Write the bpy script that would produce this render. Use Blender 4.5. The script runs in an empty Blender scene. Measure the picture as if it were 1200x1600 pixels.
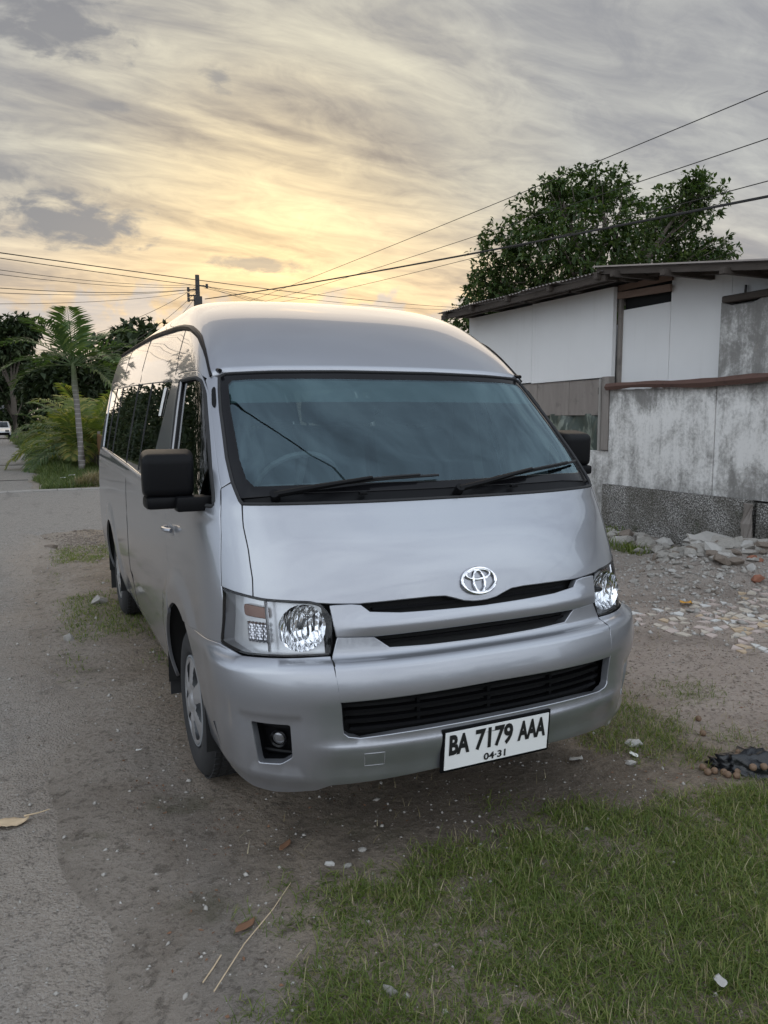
import bpy, bmesh, math, random
import numpy as np
from mathutils import Vector, Matrix, geometry

random.seed(7); RNG = np.random.default_rng(7)
SC = bpy.context.scene
COL = SC.collection
PI = math.pi

# ------------------------------------------------------------------ camera
CAM_LOC = (-1.4728, -2.2739, 1.5859)
YAW, PITCH, ROLL = math.radians(24.816), math.radians(-7.107), math.radians(-0.30)
def cam_axes():
    f = Vector((math.sin(YAW)*math.cos(PITCH), math.cos(YAW)*math.cos(PITCH), math.sin(PITCH)))
    r0 = Vector((math.cos(YAW), -math.sin(YAW), 0)); u0 = r0.cross(f)
    return r0*math.cos(ROLL)+u0*math.sin(ROLL), -r0*math.sin(ROLL)+u0*math.cos(ROLL), f
_r, _u, _f = cam_axes()
cd = bpy.data.cameras.new('camera'); cam = bpy.data.objects.new('camera', cd); COL.objects.link(cam)
M = Matrix((_r, _u, -_f)).transposed().to_4x4(); M.translation = Vector(CAM_LOC); cam.matrix_world = M
cd.sensor_fit = 'VERTICAL'; cd.sensor_height = 24.0; cd.lens = 1186.7/1600*24; cd.clip_end = 4000; cd.clip_start = 0.05
SC.camera = cam

# ------------------------------------------------------------------ sun, exposure
SUN_AZ, SUN_EL = math.radians(17.0), math.radians(9.0)         # azimuth from +y towards +x
SUN_DIR = Vector((math.sin(SUN_AZ)*math.cos(SUN_EL), math.cos(SUN_AZ)*math.cos(SUN_EL), math.sin(SUN_EL)))
sd = bpy.data.lights.new('sun', 'SUN'); sd.energy = 0.7; sd.angle = math.radians(80); sd.color = (1.0, .80, .58)
so = bpy.data.objects.new('sun', sd); COL.objects.link(so)
so.rotation_euler = (-SUN_DIR).to_track_quat('-Z', 'Y').to_euler(); so.location = (0, 0, 30)
SC.view_settings.view_transform = 'Standard'; SC.view_settings.look = 'None'
SC.view_settings.exposure = 0.92; SC.view_settings.gamma = 1; SC.view_settings.use_curve_mapping = False

# ------------------------------------------------------------------ node helper
class G:
    def __init__(s, tree): s.t = tree; s.N = tree.nodes; s.L = tree.links
    def n(s, typ, ins=None, **props):
        nd = s.N.new(typ)
        for k, v in props.items(): setattr(nd, k, v)
        for k, v in (ins or {}).items(): s.put(nd.inputs[k], v)
        return nd
    def put(s, sock, v):
        if isinstance(v, bpy.types.NodeSocket): s.L.new(v, sock)
        elif isinstance(v, bpy.types.Node): s.L.new(v.outputs[0], sock)
        else:
            if isinstance(v, (tuple, list)) and sock.type == 'RGBA' and len(v) == 3: v = (*v, 1)
            sock.default_value = v
    def m(s, op, a, b=0.0, c=0.0, clamp=False):
        nd = s.N.new('ShaderNodeMath'); nd.operation = op; nd.use_clamp = clamp
        for i, v in enumerate((a, b, c)): s.put(nd.inputs[i], v)
        return nd.outputs[0]
    def vm(s, op, a, b=(0, 0, 0), out=0):
        nd = s.N.new('ShaderNodeVectorMath'); nd.operation = op
        s.put(nd.inputs[0], a); s.put(nd.inputs[1], b)
        return nd.outputs[out]
    def mix(s, f, a, b, blend='MIX'):
        nd = s.N.new('ShaderNodeMix'); nd.data_type = 'RGBA'; nd.blend_type = blend
        s.put(nd.inputs[0], f); s.put(nd.inputs[6], a); s.put(nd.inputs[7], b)
        return nd.outputs[2]
    def ss(s, x, a, b):                                   # smoothstep a..b -> 0..1
        nd = s.N.new('ShaderNodeMapRange'); nd.interpolation_type = 'SMOOTHSTEP'
        s.put(nd.inputs[0], x); s.put(nd.inputs[1], a); s.put(nd.inputs[2], b)
        return nd.outputs[0]
    def noise(s, co, scale, detail=4, rough=.55, dist=0.0, out='Fac'):
        nd = s.n('ShaderNodeTexNoise', {'Scale': scale, 'Detail': detail, 'Roughness': rough, 'Distortion': dist})
        if co is not None: s.put(nd.inputs['Vector'], co)
        return nd.outputs[out]
    def ramp(s, f, stops):
        nd = s.N.new('ShaderNodeValToRGB'); e = nd.color_ramp.elements
        while len(e) < len(stops): e.new(0.5)
        for el, (p, c) in zip(e, stops): el.position = p; el.color = (*c, 1) if len(c) == 3 else c
        s.put(nd.inputs[0], f); return nd.outputs[0]
    def scale(s, co, v): return s.vm('MULTIPLY', co, v)
    def sep(s, co):
        nd = s.N.new('ShaderNodeSeparateXYZ'); s.put(nd.inputs[0], co); return nd.outputs

# ------------------------------------------------------------------ world: evening sky with thin cloud
world = bpy.data.worlds.new('World'); SC.world = world; world.use_nodes = True
g = G(world.node_tree); g.N.clear()
tc = g.n('ShaderNodeTexCoord'); D = g.vm('NORMALIZE', tc.outputs['Generated'])
X, Y, Z = g.sep(D)
cosang = g.vm('DOT_PRODUCT', D, tuple(SUN_DIR), out=1)
ang = g.m('DIVIDE', g.m('ARCCOSINE', cosang), PI)                   # 0..1 = 0..180 deg
azd = g.m('MULTIPLY', g.m('ARCTAN2', X, Y), 180/PI)                 # degrees from +y
eld = g.m('MULTIPLY', g.m('ARCSINE', Z), 180/PI)
base = g.ramp(ang, [(0.0, (.60, .45, .23)), (.045, (.46, .375, .24)), (.085, (.322, .298, .245)), (.13, (.240, .239, .233)),
                    (.20, (.208, .210, .217)), (.33, (.29, .32, .365)), (.50, (.60, .68, .79)), (.72, (.86, .93, 1.02)), (1.0, (.92, .98, 1.06))])
# warmer low down on the sun's side
low = g.m('SUBTRACT', 1.0, g.ss(eld, 2.0, 17.0)); near = g.m('SUBTRACT', 1.0, g.ss(ang, .06, .24))
base = g.mix(g.m('MULTIPLY', g.m('MULTIPLY', low, near), .7), base, (.545, .35, .18))
# cirrus: streaky noise on a cloud plane
den = g.m('ADD', g.m('MAXIMUM', Z, 0.0), .16)
cp = g.n('ShaderNodeCombineXYZ', {0: g.m('DIVIDE', X, den), 1: g.m('DIVIDE', Y, den), 2: 0.0})
mp = g.n('ShaderNodeMapping', {'Vector': cp.outputs[0], 'Rotation': (0, 0, math.radians(-62)), 'Scale': (.55, 1.9, 1)})
ci = g.noise(mp.outputs[0], 1.7, 9, .60, 1.1); ci2 = g.noise(mp.outputs[0], .55, 5, .55, .6); ci3 = g.noise(g.n('ShaderNodeMapping', {'Vector': cp.outputs[0], 'Rotation': (0, 0, math.radians(-50)), 'Scale': (1.0, 1.7, 1)}).outputs[0], 4.2, 8, .64, 1.4)
sh = g.m('ADD', g.m('MULTIPLY', ci, .75), g.m('ADD', g.m('MULTIPLY', ci2, .55), g.m('MULTIPLY', ci3, .36)))   # about .775 mean
mul = g.n('ShaderNodeMapRange', {0: sh, 1: .60, 2: 1.06, 3: .48, 4: 1.56}, clamp=True).outputs[0]
base = g.mix(1.0, base, g.n('ShaderNodeCombineColor', {0: mul, 1: mul, 2: g.m('POWER', mul, .8)}).outputs[0], 'MULTIPLY')
# grey sheets in the thicker parts
grey = g.m('MULTIPLY', g.ss(sh, .86, .62), g.ss(ang, .03, .16))
base = g.mix(g.m('MULTIPLY', grey, .55), base, (.205, .21, .22))
# paler sheets to the right of the glow, low down
# separate dark cumulus: (azimuth, elevation, half width, half height) in degrees
cn = g.noise(g.n('ShaderNodeCombineXYZ', {0: azd, 1: g.m('MULTIPLY', eld, 2.2), 2: 0.0}).outputs[0], .38, 6, .6, .3)
dark = None
for az, el, ra, re_, amt in [(3.2, 13.0, 5.2, 1.9, .85), (-2.0, 15.4, 4.2, .8, .7), (2.6, 24.0, 4.8, 1.9, .8), (-1.5, 27.5, 4.0, 1.6, .6), (13.4, 22.2, 1.2, .8, .6), (5.8, 20.1, 1.6, .45, .5),
                        (15.8, 10.9, 3.6, .7, .6), (35.5, 12.5, 4.5, 2.2, .35), (48.5, 29.0, 3.0, 1.6, .5), (-1, 26.5, 3, 1.2, .5), (36.5, 9.0, 5.0, 1.2, .35)]:
    dx = g.m('DIVIDE', g.m('SUBTRACT', azd, az), ra); dy = g.m('DIVIDE', g.m('SUBTRACT', eld, el), re_)
    d = g.m('SQRT', g.m('ADD', g.m('MULTIPLY', dx, dx), g.m('MULTIPLY', dy, dy)))
    d = g.m('ADD', d, g.m('MULTIPLY', g.m('SUBTRACT', cn, .5), 2.8))
    k = g.m('MULTIPLY', g.m('SUBTRACT', 1.0, g.ss(d, .35, 1.1)), amt)
    dark = k if dark is None else g.m('MAXIMUM', dark, k)
base = g.mix(g.m('MINIMUM', g.m('MULTIPLY', dark, 1.15), 1.0), base, (.14, .142, .152))
# blue-grey bank along the horizon with a billowing top
bn = g.noise(g.n('ShaderNodeCombineXYZ', {0: azd, 1: g.m('MULTIPLY', eld, 1.2), 2: 3.0}).outputs[0], .30, 5, .55, .2)
topb = g.m('ADD', 3.6, g.m('MULTIPLY', bn, 9.0))
bank = g.m('SUBTRACT', 1.0, g.ss(eld, g.m('SUBTRACT', topb, .8), g.m('ADD', topb, .5)))
base = g.mix(g.m('MULTIPLY', bank, .62), base, g.mix(g.ss(ang, .05, .5), (.27, .285, .32), (.52, .59, .70)))
# torn bright patch high up
px_ = g.m('DIVIDE', g.m('SUBTRACT', azd, 21.0), 4.5); py_ = g.m('DIVIDE', g.m('SUBTRACT', eld, 32.0), 1.5)
bp = g.m('ADD', g.m('SQRT', g.m('ADD', g.m('MULTIPLY', px_, px_), g.m('MULTIPLY', py_, py_))), g.m('MULTIPLY', g.m('SUBTRACT', cn, .5), 3.5))
base = g.mix(g.m('SUBTRACT', 1.0, g.ss(bp, .2, 1.1)), base, (.70, .51, .30))
base = g.mix(g.ss(eld, 0.0, -3.0), base, (.12, .11, .10))           # below the horizon
sky = g.n('ShaderNodeTexSky', sky_type='NISHITA', sun_disc=False, sun_elevation=SUN_EL, sun_rotation=SUN_AZ)
b1 = g.n('ShaderNodeBackground', {'Color': sky.outputs[0], 'Strength': .05})
b2 = g.n('ShaderNodeBackground', {'Color': base, 'Strength': 1.0})
mx = g.n('ShaderNodeMixShader', {0: .93}); g.L.new(b1.outputs[0], mx.inputs[1]); g.L.new(b2.outputs[0], mx.inputs[2])
wo = g.n('ShaderNodeOutputWorld'); g.L.new(mx.outputs[0], wo.inputs[0])

# ------------------------------------------------------------------ materials
MATS = {}
def new_mat(name):
    m = bpy.data.materials.new(name); m.use_nodes = True; m.node_tree.nodes.clear(); MATS[name] = m
    gg = G(m.node_tree); out = gg.n('ShaderNodeOutputMaterial'); return m, gg, out
def pbsdf(gg, out, **ins):
    p = gg.n('ShaderNodeBsdfPrincipled')
    for k, v in ins.items(): gg.put(p.inputs[k.replace('_', ' ')], v)
    gg.L.new(p.outputs[0], out.inputs[0]); return p
def objco(gg): return gg.n('ShaderNodeTexCoord').outputs['Object']
def geoco(gg): return gg.n('ShaderNodeNewGeometry').outputs['Position']
def bump(gg, h, strength=.5, dist=.01):
    return gg.n('ShaderNodeBump', {'Height': h, 'Strength': strength, 'Distance': dist}).outputs[0]
def plain(name, col, rough=.5, metal=0.0, vary=.12, scale=6, bumpy=0.0, bscale=60, coat=0.0, bdist=.003, spec=.5):
    m, gg, out = new_mat(name); co = objco(gg)
    f = gg.noise(co, scale, 5); c2 = tuple(min(1, c*(1+vary)) for c in col); c1 = tuple(c*(1-vary) for c in col)
    p = pbsdf(gg, out, Base_Color=gg.mix(f, c1, c2), Metallic=metal, Specular_IOR_Level=spec,
              Roughness=gg.m('ADD', rough-.05, gg.m('MULTIPLY', gg.noise(co, scale*3, 4), .1)))
    if coat: p.inputs['Coat Weight'].default_value = coat; p.inputs['Coat Roughness'].default_value = .04
    if bumpy: gg.L.new(bump(gg, gg.noise(co, bscale, 4), bumpy, bdist), p.inputs['Normal'])
    return m
def M_(n): return MATS[n]

# silver paint, slightly dusty low down
m, gg, out = new_mat('silver_paint'); co = objco(gg); x_, y_, z_ = gg.sep(co)
fl = gg.noise(co, 900, 2); dust = gg.m('MULTIPLY', gg.m('SUBTRACT', 1.0, gg.ss(z_, .25, .85)), gg.ss(gg.noise(co, 7, 6, .62), .40, .72))
colr = gg.mix(gg.m('MULTIPLY', dust, .10), gg.mix(fl, (.285, .295, .32), (.375, .385, .415)), (.26, .225, .18))
p = pbsdf(gg, out, Base_Color=colr, Metallic=gg.m('SUBTRACT', .74, gg.m('MULTIPLY', dust, .1)), Roughness=gg.m('ADD', .30, gg.m('MULTIPLY', gg.m('ADD', dust, gg.m('MULTIPLY', gg.noise(co, 3, 5), .2)), .06)))
p.inputs['Coat Weight'].default_value = .9; gg.put(p.inputs['Coat Roughness'], gg.m('ADD', .02, gg.m('MULTIPLY', dust, .06)))
gg.L.new(bump(gg, fl, .04, .001), p.inputs['Normal'])

plain('black_plastic', (.0055, .0056, .0065), .42, spec=.12, bumpy=.15, bscale=400, bdist=.001)
plain('gloss_black', (.006, .006, .007), .15, spec=.2)
plain('dark_void', (.008, .008, .008), .9)
plain('rubber', (.020, .020, .021), .82, vary=.3, scale=30, bumpy=.2, bscale=150)
plain('chrome', (.82, .82, .84), .10, 1.0, vary=.02)
plain('wheel_silver', (.50, .51, .53), .32, .75, vary=.06, scale=20, coat=.3)
plain('bulb_glass', (.22, .22, .23), .06, .6)
plain('interior_cloth', (.20, .215, .235), .85, vary=.15)
plain('interior_plastic', (.20, .21, .22), .6)
plain('lamp_silver', (.74, .75, .77), .22, .35, vary=.05)
plain('headliner', (.62, .62, .60), .9)
plain('plate_white', (.78, .78, .77), .4, vary=.03)
plain('ink', (.012, .012, .013), .5)
plain('trim_grey', (.33, .33, .34), .35, .4)
m, gg, out = new_mat('reflector'); co = objco(gg)
rb = gg.m('SINE', gg.m('MULTIPLY', gg.m('ADD', gg.sep(co)[0], gg.m('MULTIPLY', gg.sep(co)[1], .7)), 420.0))
p = pbsdf(gg, out, Base_Color=(.86, .87, .89), Metallic=1.0, Roughness=.07)
gg.L.new(bump(gg, gg.m('ADD', gg.m('MULTIPLY', rb, .3), gg.noise(co, 38, 2)), .35, .012), p.inputs['Normal'])
m, gg, out = new_mat('bowl_facets'); co = objco(gg)
v = gg.n('ShaderNodeTexVoronoi', {'Vector': gg.scale(co, (1.5, 1, .5)), 'Scale': 34.0})
p = pbsdf(gg, out, Base_Color=(.88, .89, .91), Metallic=1.0, Roughness=.06)
gg.L.new(bump(gg, v.outputs['Distance'], .55, .02), p.inputs['Normal'])
m, gg, out = new_mat('pale_band'); tr = gg.n('ShaderNodeBsdfTransparent', {'Color': (.55, .66, .66, 1)}); df = gg.n('ShaderNodeBsdfDiffuse', {'Color': (.24, .33, .33, 1)})
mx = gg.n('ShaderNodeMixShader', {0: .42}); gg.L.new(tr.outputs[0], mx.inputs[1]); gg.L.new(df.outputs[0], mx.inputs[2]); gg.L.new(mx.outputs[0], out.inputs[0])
m, gg, out = new_mat('amber_lens'); co = objco(gg)
pbsdf(gg, out, Base_Color=(.17, .075, .045), Roughness=.2, Metallic=.25)
def glass(name, tint, spec=1.0, ior=1.5, rough=0.0, gcol=(1, 1, 1)):
    m, gg, out = new_mat(name)
    fr = gg.n('ShaderNodeFresnel', {'IOR': ior}); tr = gg.n('ShaderNodeBsdfTransparent', {'Color': (*tint, 1)})
    gl = gg.n('ShaderNodeBsdfGlossy', {'Roughness': rough, 'Color': (*gcol, 1)})
    mix = gg.n('ShaderNodeMixShader', {0: gg.m('MULTIPLY', fr.outputs[0], spec, clamp=True)})
    gg.L.new(tr.outputs[0], mix.inputs[1]); gg.L.new(gl.outputs[0], mix.inputs[2]); gg.L.new(mix.outputs[0], out.inputs[0])
    return m
glass('windscreen_glass', (.62, .74, .75), 2.0, 1.55, gcol=(.66, .90, 1.0))
glass('privacy_glass', (.26, .29, .27), 1.25, 1.55)
glass('door_glass', (.16, .20, .17), 1.3, 1.55)
glass('lamp_glass', (.94, .95, .96), .9, 1.45)

# ------------------------------------------------------------------ object helpers
def link(name, me, mat=None, parent=None, **props):
    o = bpy.data.objects.new(name, me); COL.objects.link(o)
    if mat is not None and me is not None:
        for k in (mat if isinstance(mat, (list, tuple)) else [mat]): me.materials.append(MATS[k] if isinstance(k, str) else k)
    if parent is not None: o.parent = parent
    for k, v in props.items(): o[k] = v
    return o
def thing(name, label, cat, loc=(0, 0, 0), group=None):
    o = bpy.data.objects.new(name, None); COL.objects.link(o); o.location = loc
    o['label'] = label; o['category'] = cat
    if group: o['group'] = group
    return o
def mesh(name, V, F, smooth=False):
    me = bpy.data.meshes.new(name); me.from_pydata([tuple(map(float, v)) for v in V], [], [tuple(map(int, f)) for f in F]); me.update()
    if smooth: me.polygons.foreach_set('use_smooth', [True]*len(me.polygons))
    return me
def fast_mesh(name, V, F, smooth=False):
    """V (n,3) float, F (m,k) int of one arity"""
    V = np.asarray(V, np.float32); F = np.asarray(F, np.int32); k = F.shape[1]
    me = bpy.data.meshes.new(name); me.vertices.add(len(V)); me.vertices.foreach_set('co', V.ravel())
    me.loops.add(F.size); me.loops.foreach_set('vertex_index', F.ravel())
    me.polygons.add(len(F)); me.polygons.foreach_set('loop_start', np.arange(0, F.size, k, dtype=np.int32))
    if smooth: me.polygons.foreach_set('use_smooth', np.ones(len(F), bool))
    me.update(calc_edges=True); return me
class MB:
    def __init__(s): s.V = []; s.F = []
    def add(s, V, F):
        b = len(s.V); s.V += [tuple(v) for v in V]; s.F += [tuple(b+i for i in f) for f in F]
    def box(s, c, sz, rot=None):
        c = Vector(c); h = Vector(sz)/2; V = []
        for x in (-1, 1):
            for y in (-1, 1):
                for z in (-1, 1):
                    v = Vector((x*h.x, y*h.y, z*h.z))
                    if rot is not None: v = rot @ v
                    V.append(c+v)
        s.add(V, [(0, 1, 3, 2), (4, 6, 7, 5), (0, 4, 5, 1), (2, 3, 7, 6), (0, 2, 6, 4), (1, 5, 7, 3)])
    def tube(s, pts, rad, n=8, cap=True):
        pts = [Vector(p) for p in pts]; rad = rad if isinstance(rad, (list, tuple)) else [rad]*len(pts)
        rings = []; V = []
        for i, p in enumerate(pts):
            t = (pts[min(i+1, len(pts)-1)]-pts[max(i-1, 0)]).normalized()
            a = t.cross(Vector((0, 0, 1)));
            if a.length < 1e-3: a = t.cross(Vector((1, 0, 0)))
            a.normalize(); b = t.cross(a)
            for k in range(n):
                V.append(p+(a*math.cos(2*PI*k/n)+b*math.sin(2*PI*k/n))*rad[i])
        F = [(i*n+k, i*n+(k+1) % n, (i+1)*n+(k+1) % n, (i+1)*n+k) for i in range(len(pts)-1) for k in range(n)]
        if cap: F += [tuple(range(n))[::-1], tuple((len(pts)-1)*n+k for k in range(n))]
        s.add(V, F)
    def lathe(s, prof, n=48, center=(0, 0, 0), axis='x'):
        """prof: list of (a, r) along axis"""
        V = []
        for a, r in prof:
            for k in range(n):
                c, q = math.cos(2*PI*k/n)*r, math.sin(2*PI*k/n)*r
                V.append({'x': (a, c, q), 'z': (c, q, a), 'y': (c, a, q)}[axis])
        V = [Vector(v)+Vector(center) for v in V]
        F = [(i*n+k, i*n+(k+1) % n, (i+1)*n+(k+1) % n, (i+1)*n+k) for i in range(len(prof)-1) for k in range(n)]
        s.add(V, F)
    def make(s, name, mat, parent=None, smooth=False, bevel=0.0, **props):
        me = mesh(name, s.V, s.F, smooth)
        if bevel:
            bm = bmesh.new(); bm.from_mesh(me)
            bmesh.ops.bevel(bm, geom=bm.edges[:], offset=bevel, segments=2, profile=.6, affect='EDGES', clamp_overlap=True)
            bm.to_mesh(me); bm.free()
        bm = bmesh.new(); bm.from_mesh(me); bmesh.ops.recalc_face_normals(bm, faces=bm.faces[:]); bm.to_mesh(me); bm.free()
        if smooth: me.polygons.foreach_set('use_smooth', [True]*len(me.polygons))
        if smooth: me.set_sharp_from_angle(angle=math.radians(38))
        return link(name, me, mat, parent, **props)
# ------------------------------------------------------------------ setting materials
m, gg, out = new_mat('earth'); co = geoco(gg); x_, y_, z_ = gg.sep(co)
n1 = gg.noise(co, .9, 7, .62, .4); n2 = gg.noise(co, 5.5, 7, .65, .3); n3 = gg.noise(co, 38, 6, .7); n4 = gg.noise(co, 170, 3, .7)
vo = gg.n('ShaderNodeTexVoronoi', {'Vector': co, 'Scale': 85.0}); vo2 = gg.n('ShaderNodeTexVoronoi', {'Vector': co, 'Scale': 26.0})
soil = gg.mix(n2, (.23, .182, .135), (.42, .348, .275))
soil = gg.mix(gg.ss(gg.m('ADD', x_, gg.m('MULTIPLY', gg.m('SUBTRACT', n1, .5), 1.0)), -.75, -1.3), soil, gg.mix(n2, (.275, .235, .195), (.44, .385, .33)))
yard = gg.mix(n2, (.40, .325, .275), (.60, .515, .45))
inyard = gg.m('MULTIPLY', gg.ss(gg.m('ADD', x_, gg.m('MULTIPLY', gg.m('SUBTRACT', n1, .5), 1.6)), 1.15, 1.9), gg.ss(gg.m('ADD', y_, gg.m('MULTIPLY', gg.m('SUBTRACT', n1, .5), 1.2)), -.1, .6))
c = gg.mix(inyard, soil, yard)
grey = gg.m('MULTIPLY', gg.ss(x_, 2.6, 4.0), gg.ss(y_, 1.5, 3.2)); c = gg.mix(gg.m('MULTIPLY', grey, .6), c, gg.mix(n3, (.24, .222, .20), (.46, .43, .40)))
# darker brown soil colour in an uneven oval around the front bumper
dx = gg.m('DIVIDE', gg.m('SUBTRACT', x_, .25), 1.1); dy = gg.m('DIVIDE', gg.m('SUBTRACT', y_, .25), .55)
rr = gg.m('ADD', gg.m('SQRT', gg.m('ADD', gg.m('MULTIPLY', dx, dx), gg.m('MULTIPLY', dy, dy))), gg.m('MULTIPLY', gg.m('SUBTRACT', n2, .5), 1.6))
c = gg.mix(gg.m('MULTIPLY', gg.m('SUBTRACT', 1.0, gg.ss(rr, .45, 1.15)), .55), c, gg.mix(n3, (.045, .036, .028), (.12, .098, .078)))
trk = gg.m('POWER', 2.718, gg.m('MULTIPLY', -1.0, gg.m('POWER', gg.m('DIVIDE', gg.m('SUBTRACT', x_, gg.m('ADD', -1.02, gg.m('MULTIPLY', gg.m('SUBTRACT', n1, .5), .35))), .15), 2.0)))
c = gg.mix(gg.m('MULTIPLY', trk, gg.m('MULTIPLY', gg.m('SUBTRACT', 1.0, gg.ss(y_, .9, 2.2)), .55)), c, (.27, .245, .22))
c = gg.mix(gg.m('MULTIPLY', gg.ss(n1, .50, .62), .28), c, (.12, .098, .078))
# organic litter specks and pale grit
c = gg.mix(gg.m('MULTIPLY', gg.ss(n3, .53, .63), .42), c, (.07, .058, .046)); c = gg.mix(gg.m('MULTIPLY', gg.ss(gg.noise(co, 14, 6, .68, .4), .54, .66), .55), c, (.085, .07, .055))
c = gg.mix(gg.m('MULTIPLY', gg.ss(n4, .57, .68), .55), c, (.42, .39, .36))
c = gg.mix(gg.m('MULTIPLY', gg.ss(gg.noise(co, 2.3, 6, .6), .56, .68), gg.m('MULTIPLY', gg.m('SUBTRACT', 1.0, inyard), .45)), c, (.085, .085, .045))
far = gg.ss(gg.vm('LENGTH', co, out=1), 22.0, 40.0); c = gg.mix(far, c, gg.mix(n1, (.05, .07, .025), (.09, .10, .045)))
h = gg.m('ADD', gg.m('MULTIPLY', n2, .7), gg.m('ADD', gg.m('MULTIPLY', n3, .85), gg.m('ADD', gg.m('MULTIPLY', n4, .16), gg.m('MULTIPLY', vo2.outputs['Distance'], -.25))))
p = pbsdf(gg, out, Base_Color=c, Roughness=.95); p.inputs['Specular IOR Level'].default_value = .2
gg.L.new(bump(gg, h, 1.0, .055), p.inputs['Normal'])

m, gg, out = new_mat('asphalt'); co = geoco(gg); x_, y_, z_ = gg.sep(co)
n1 = gg.noise(co, .8, 6, .6, .5); n2 = gg.noise(co, 7, 7, .65); n3 = gg.noise(co, 55, 5, .7); vo = gg.n('ShaderNodeTexVoronoi', {'Vector': co, 'Scale': 95.0})
ag = gg.mix(gg.sep(vo.outputs['Color'])[0], (.18, .168, .152), (.46, .425, .385)); c = gg.mix(.5, ag, gg.mix(n2, (.225, .21, .192), (.35, .325, .297)))
edge = gg.m('SUBTRACT', gg.m('ADD', x_, gg.m('MULTIPLY', gg.m('SUBTRACT', n1, .5), 1.2)), gg.m('MULTIPLY', n2, .25))
dirt = gg.m('MULTIPLY', gg.ss(edge, -2.15, -1.55), gg.m('SUBTRACT', 1.0, gg.ss(y_, 8.2, 9.6)))
c = gg.mix(gg.m('MULTIPLY', dirt, .9), c, gg.mix(n2, (.275, .235, .195), (.44, .385, .33)))
c = gg.mix(gg.m('MULTIPLY', gg.ss(n3, .53, .64), .55), c, (.07, .062, .055)); c = gg.mix(gg.m('MULTIPLY', gg.ss(gg.noise(co, 130, 3), .57, .68), .55), c, (.44, .42, .40)); c = gg.mix(gg.m('MULTIPLY', gg.ss(gg.noise(co, 13, 6, .68, .4), .55, .67), .45), c, (.09, .08, .07))
c = gg.mix(gg.m('MULTIPLY', gg.ss(gg.noise(gg.scale(co, (1, .25, 1)), 2.2, 6, .6), .55, .70), .35), c, (.11, .105, .10))
p = pbsdf(gg, out, Base_Color=c, Roughness=.9); p.inputs['Specular IOR Level'].default_value = .25
gg.L.new(bump(gg, gg.m('ADD', gg.m('MULTIPLY', n3, .6), gg.m('ADD', gg.m('MULTIPLY', n2, .5), gg.m('MULTIPLY', vo.outputs['Distance'], -.3))), 1.0, .04), p.inputs['Normal'])

plain('concrete', (.27, .255, .235), .9, vary=.3, scale=5, bumpy=.5, bscale=60, bdist=.006)
m, gg, out = new_mat('white_board'); co = geoco(gg); x_, y_, z_ = gg.sep(co)
st = gg.noise(gg.scale(co, (5, 9, .7)), 1, 6, .65)
c = gg.mix(gg.noise(co, 1.6, 5), (.66, .655, .65), (.74, .735, .73)); c = gg.mix(gg.m('MULTIPLY', gg.ss(st, .52, .8), .15), c, (.42, .40, .37))
p = pbsdf(gg, out, Base_Color=c, Roughness=.7); gg.L.new(bump(gg, gg.noise(gg.scale(co, (1, 1, 8)), 14, 3), .12, .005), p.inputs['Normal'])

def stained(name, lo, hi, amount):
    m, gg, out = new_mat(name); co = geoco(gg); x_, y_, z_ = gg.sep(co)
    st = gg.noise(gg.scale(co, (8, 8, .9)), 1.0, 8, .68, .25); bl = gg.noise(co, 2.1, 7, .66, .6); fi = gg.noise(co, 26, 6, .7); fl = gg.noise(gg.scale(co, (1, 1, .6)), 7, 7, .7, .4)
    zr = gg.m('DIVIDE', gg.m('SUBTRACT', z_, lo), hi-lo)
    lowm = gg.m('SUBTRACT', 1.0, gg.ss(zr, .0, .35)); topm = gg.ss(zr, .72, 1.0)
    mould = gg.m('ADD', gg.m('ADD', gg.m('MULTIPLY', st, .45), gg.m('MULTIPLY', bl, .72)), gg.m('ADD', gg.m('MULTIPLY', lowm, .10), gg.m('MULTIPLY', topm, .13)))
    mk = gg.ss(gg.m('ADD', mould, gg.m('MULTIPLY', gg.m('SUBTRACT', fi, .5), .45)), .57-amount, .90-amount)
    c = gg.mix(gg.noise(co, 1.1, 4), (.66, .645, .62), (.78, .77, .75)); c = gg.mix(gg.m('MULTIPLY', gg.ss(bl, .45, .7), .35), c, (.47, .455, .42))
    c = gg.mix(gg.m('MULTIPLY', mk, .88), c, gg.mix(fi, (.075, .072, .068), (.25, .24, .225)))
    pe = gg.ss(fl, .60, .66); c = gg.mix(gg.m('MULTIPLY', pe, gg.m('MULTIPLY', gg.ss(mould, .50, .75), .8)), c, (.33, .31, .285))
    p = pbsdf(gg, out, Base_Color=c, Roughness=.92); p.inputs['Specular IOR Level'].default_value = .2
    gg.L.new(bump(gg, gg.m('ADD', gg.m('MULTIPLY', fi, .5), gg.m('MULTIPLY', pe, -.5)), .6, .012), p.inputs['Normal'])
stained('stained_plaster', .7, 1.95, .085); stained('stained_pillar', 1.6, 2.85, .20)
m, gg, out = new_mat('pebbledash'); co = geoco(gg); x_, y_, z_ = gg.sep(co)
vo = gg.n('ShaderNodeTexVoronoi', {'Vector': co, 'Scale': 42.0}); fi = gg.noise(co, 62, 4, .7); bl = gg.noise(co, 2.2, 6, .65)
c = gg.mix(gg.ss(fi, .42, .62), (.09, .085, .078), (.50, .485, .46)); c = gg.mix(gg.ss(bl, .42, .62), gg.mix(.6, c, (.09, .082, .065)), c)
c = gg.mix(gg.m('MULTIPLY', gg.ss(gg.noise(co, 3.4, 5), .60, .72), .6), c, (.05, .06, .028))
p = pbsdf(gg, out, Base_Color=c, Roughness=.95); gg.L.new(bump(gg, gg.m('ADD', vo.outputs['Distance'], gg.m('MULTIPLY', fi, .7)), 1.0, .02), p.inputs['Normal'])
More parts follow.
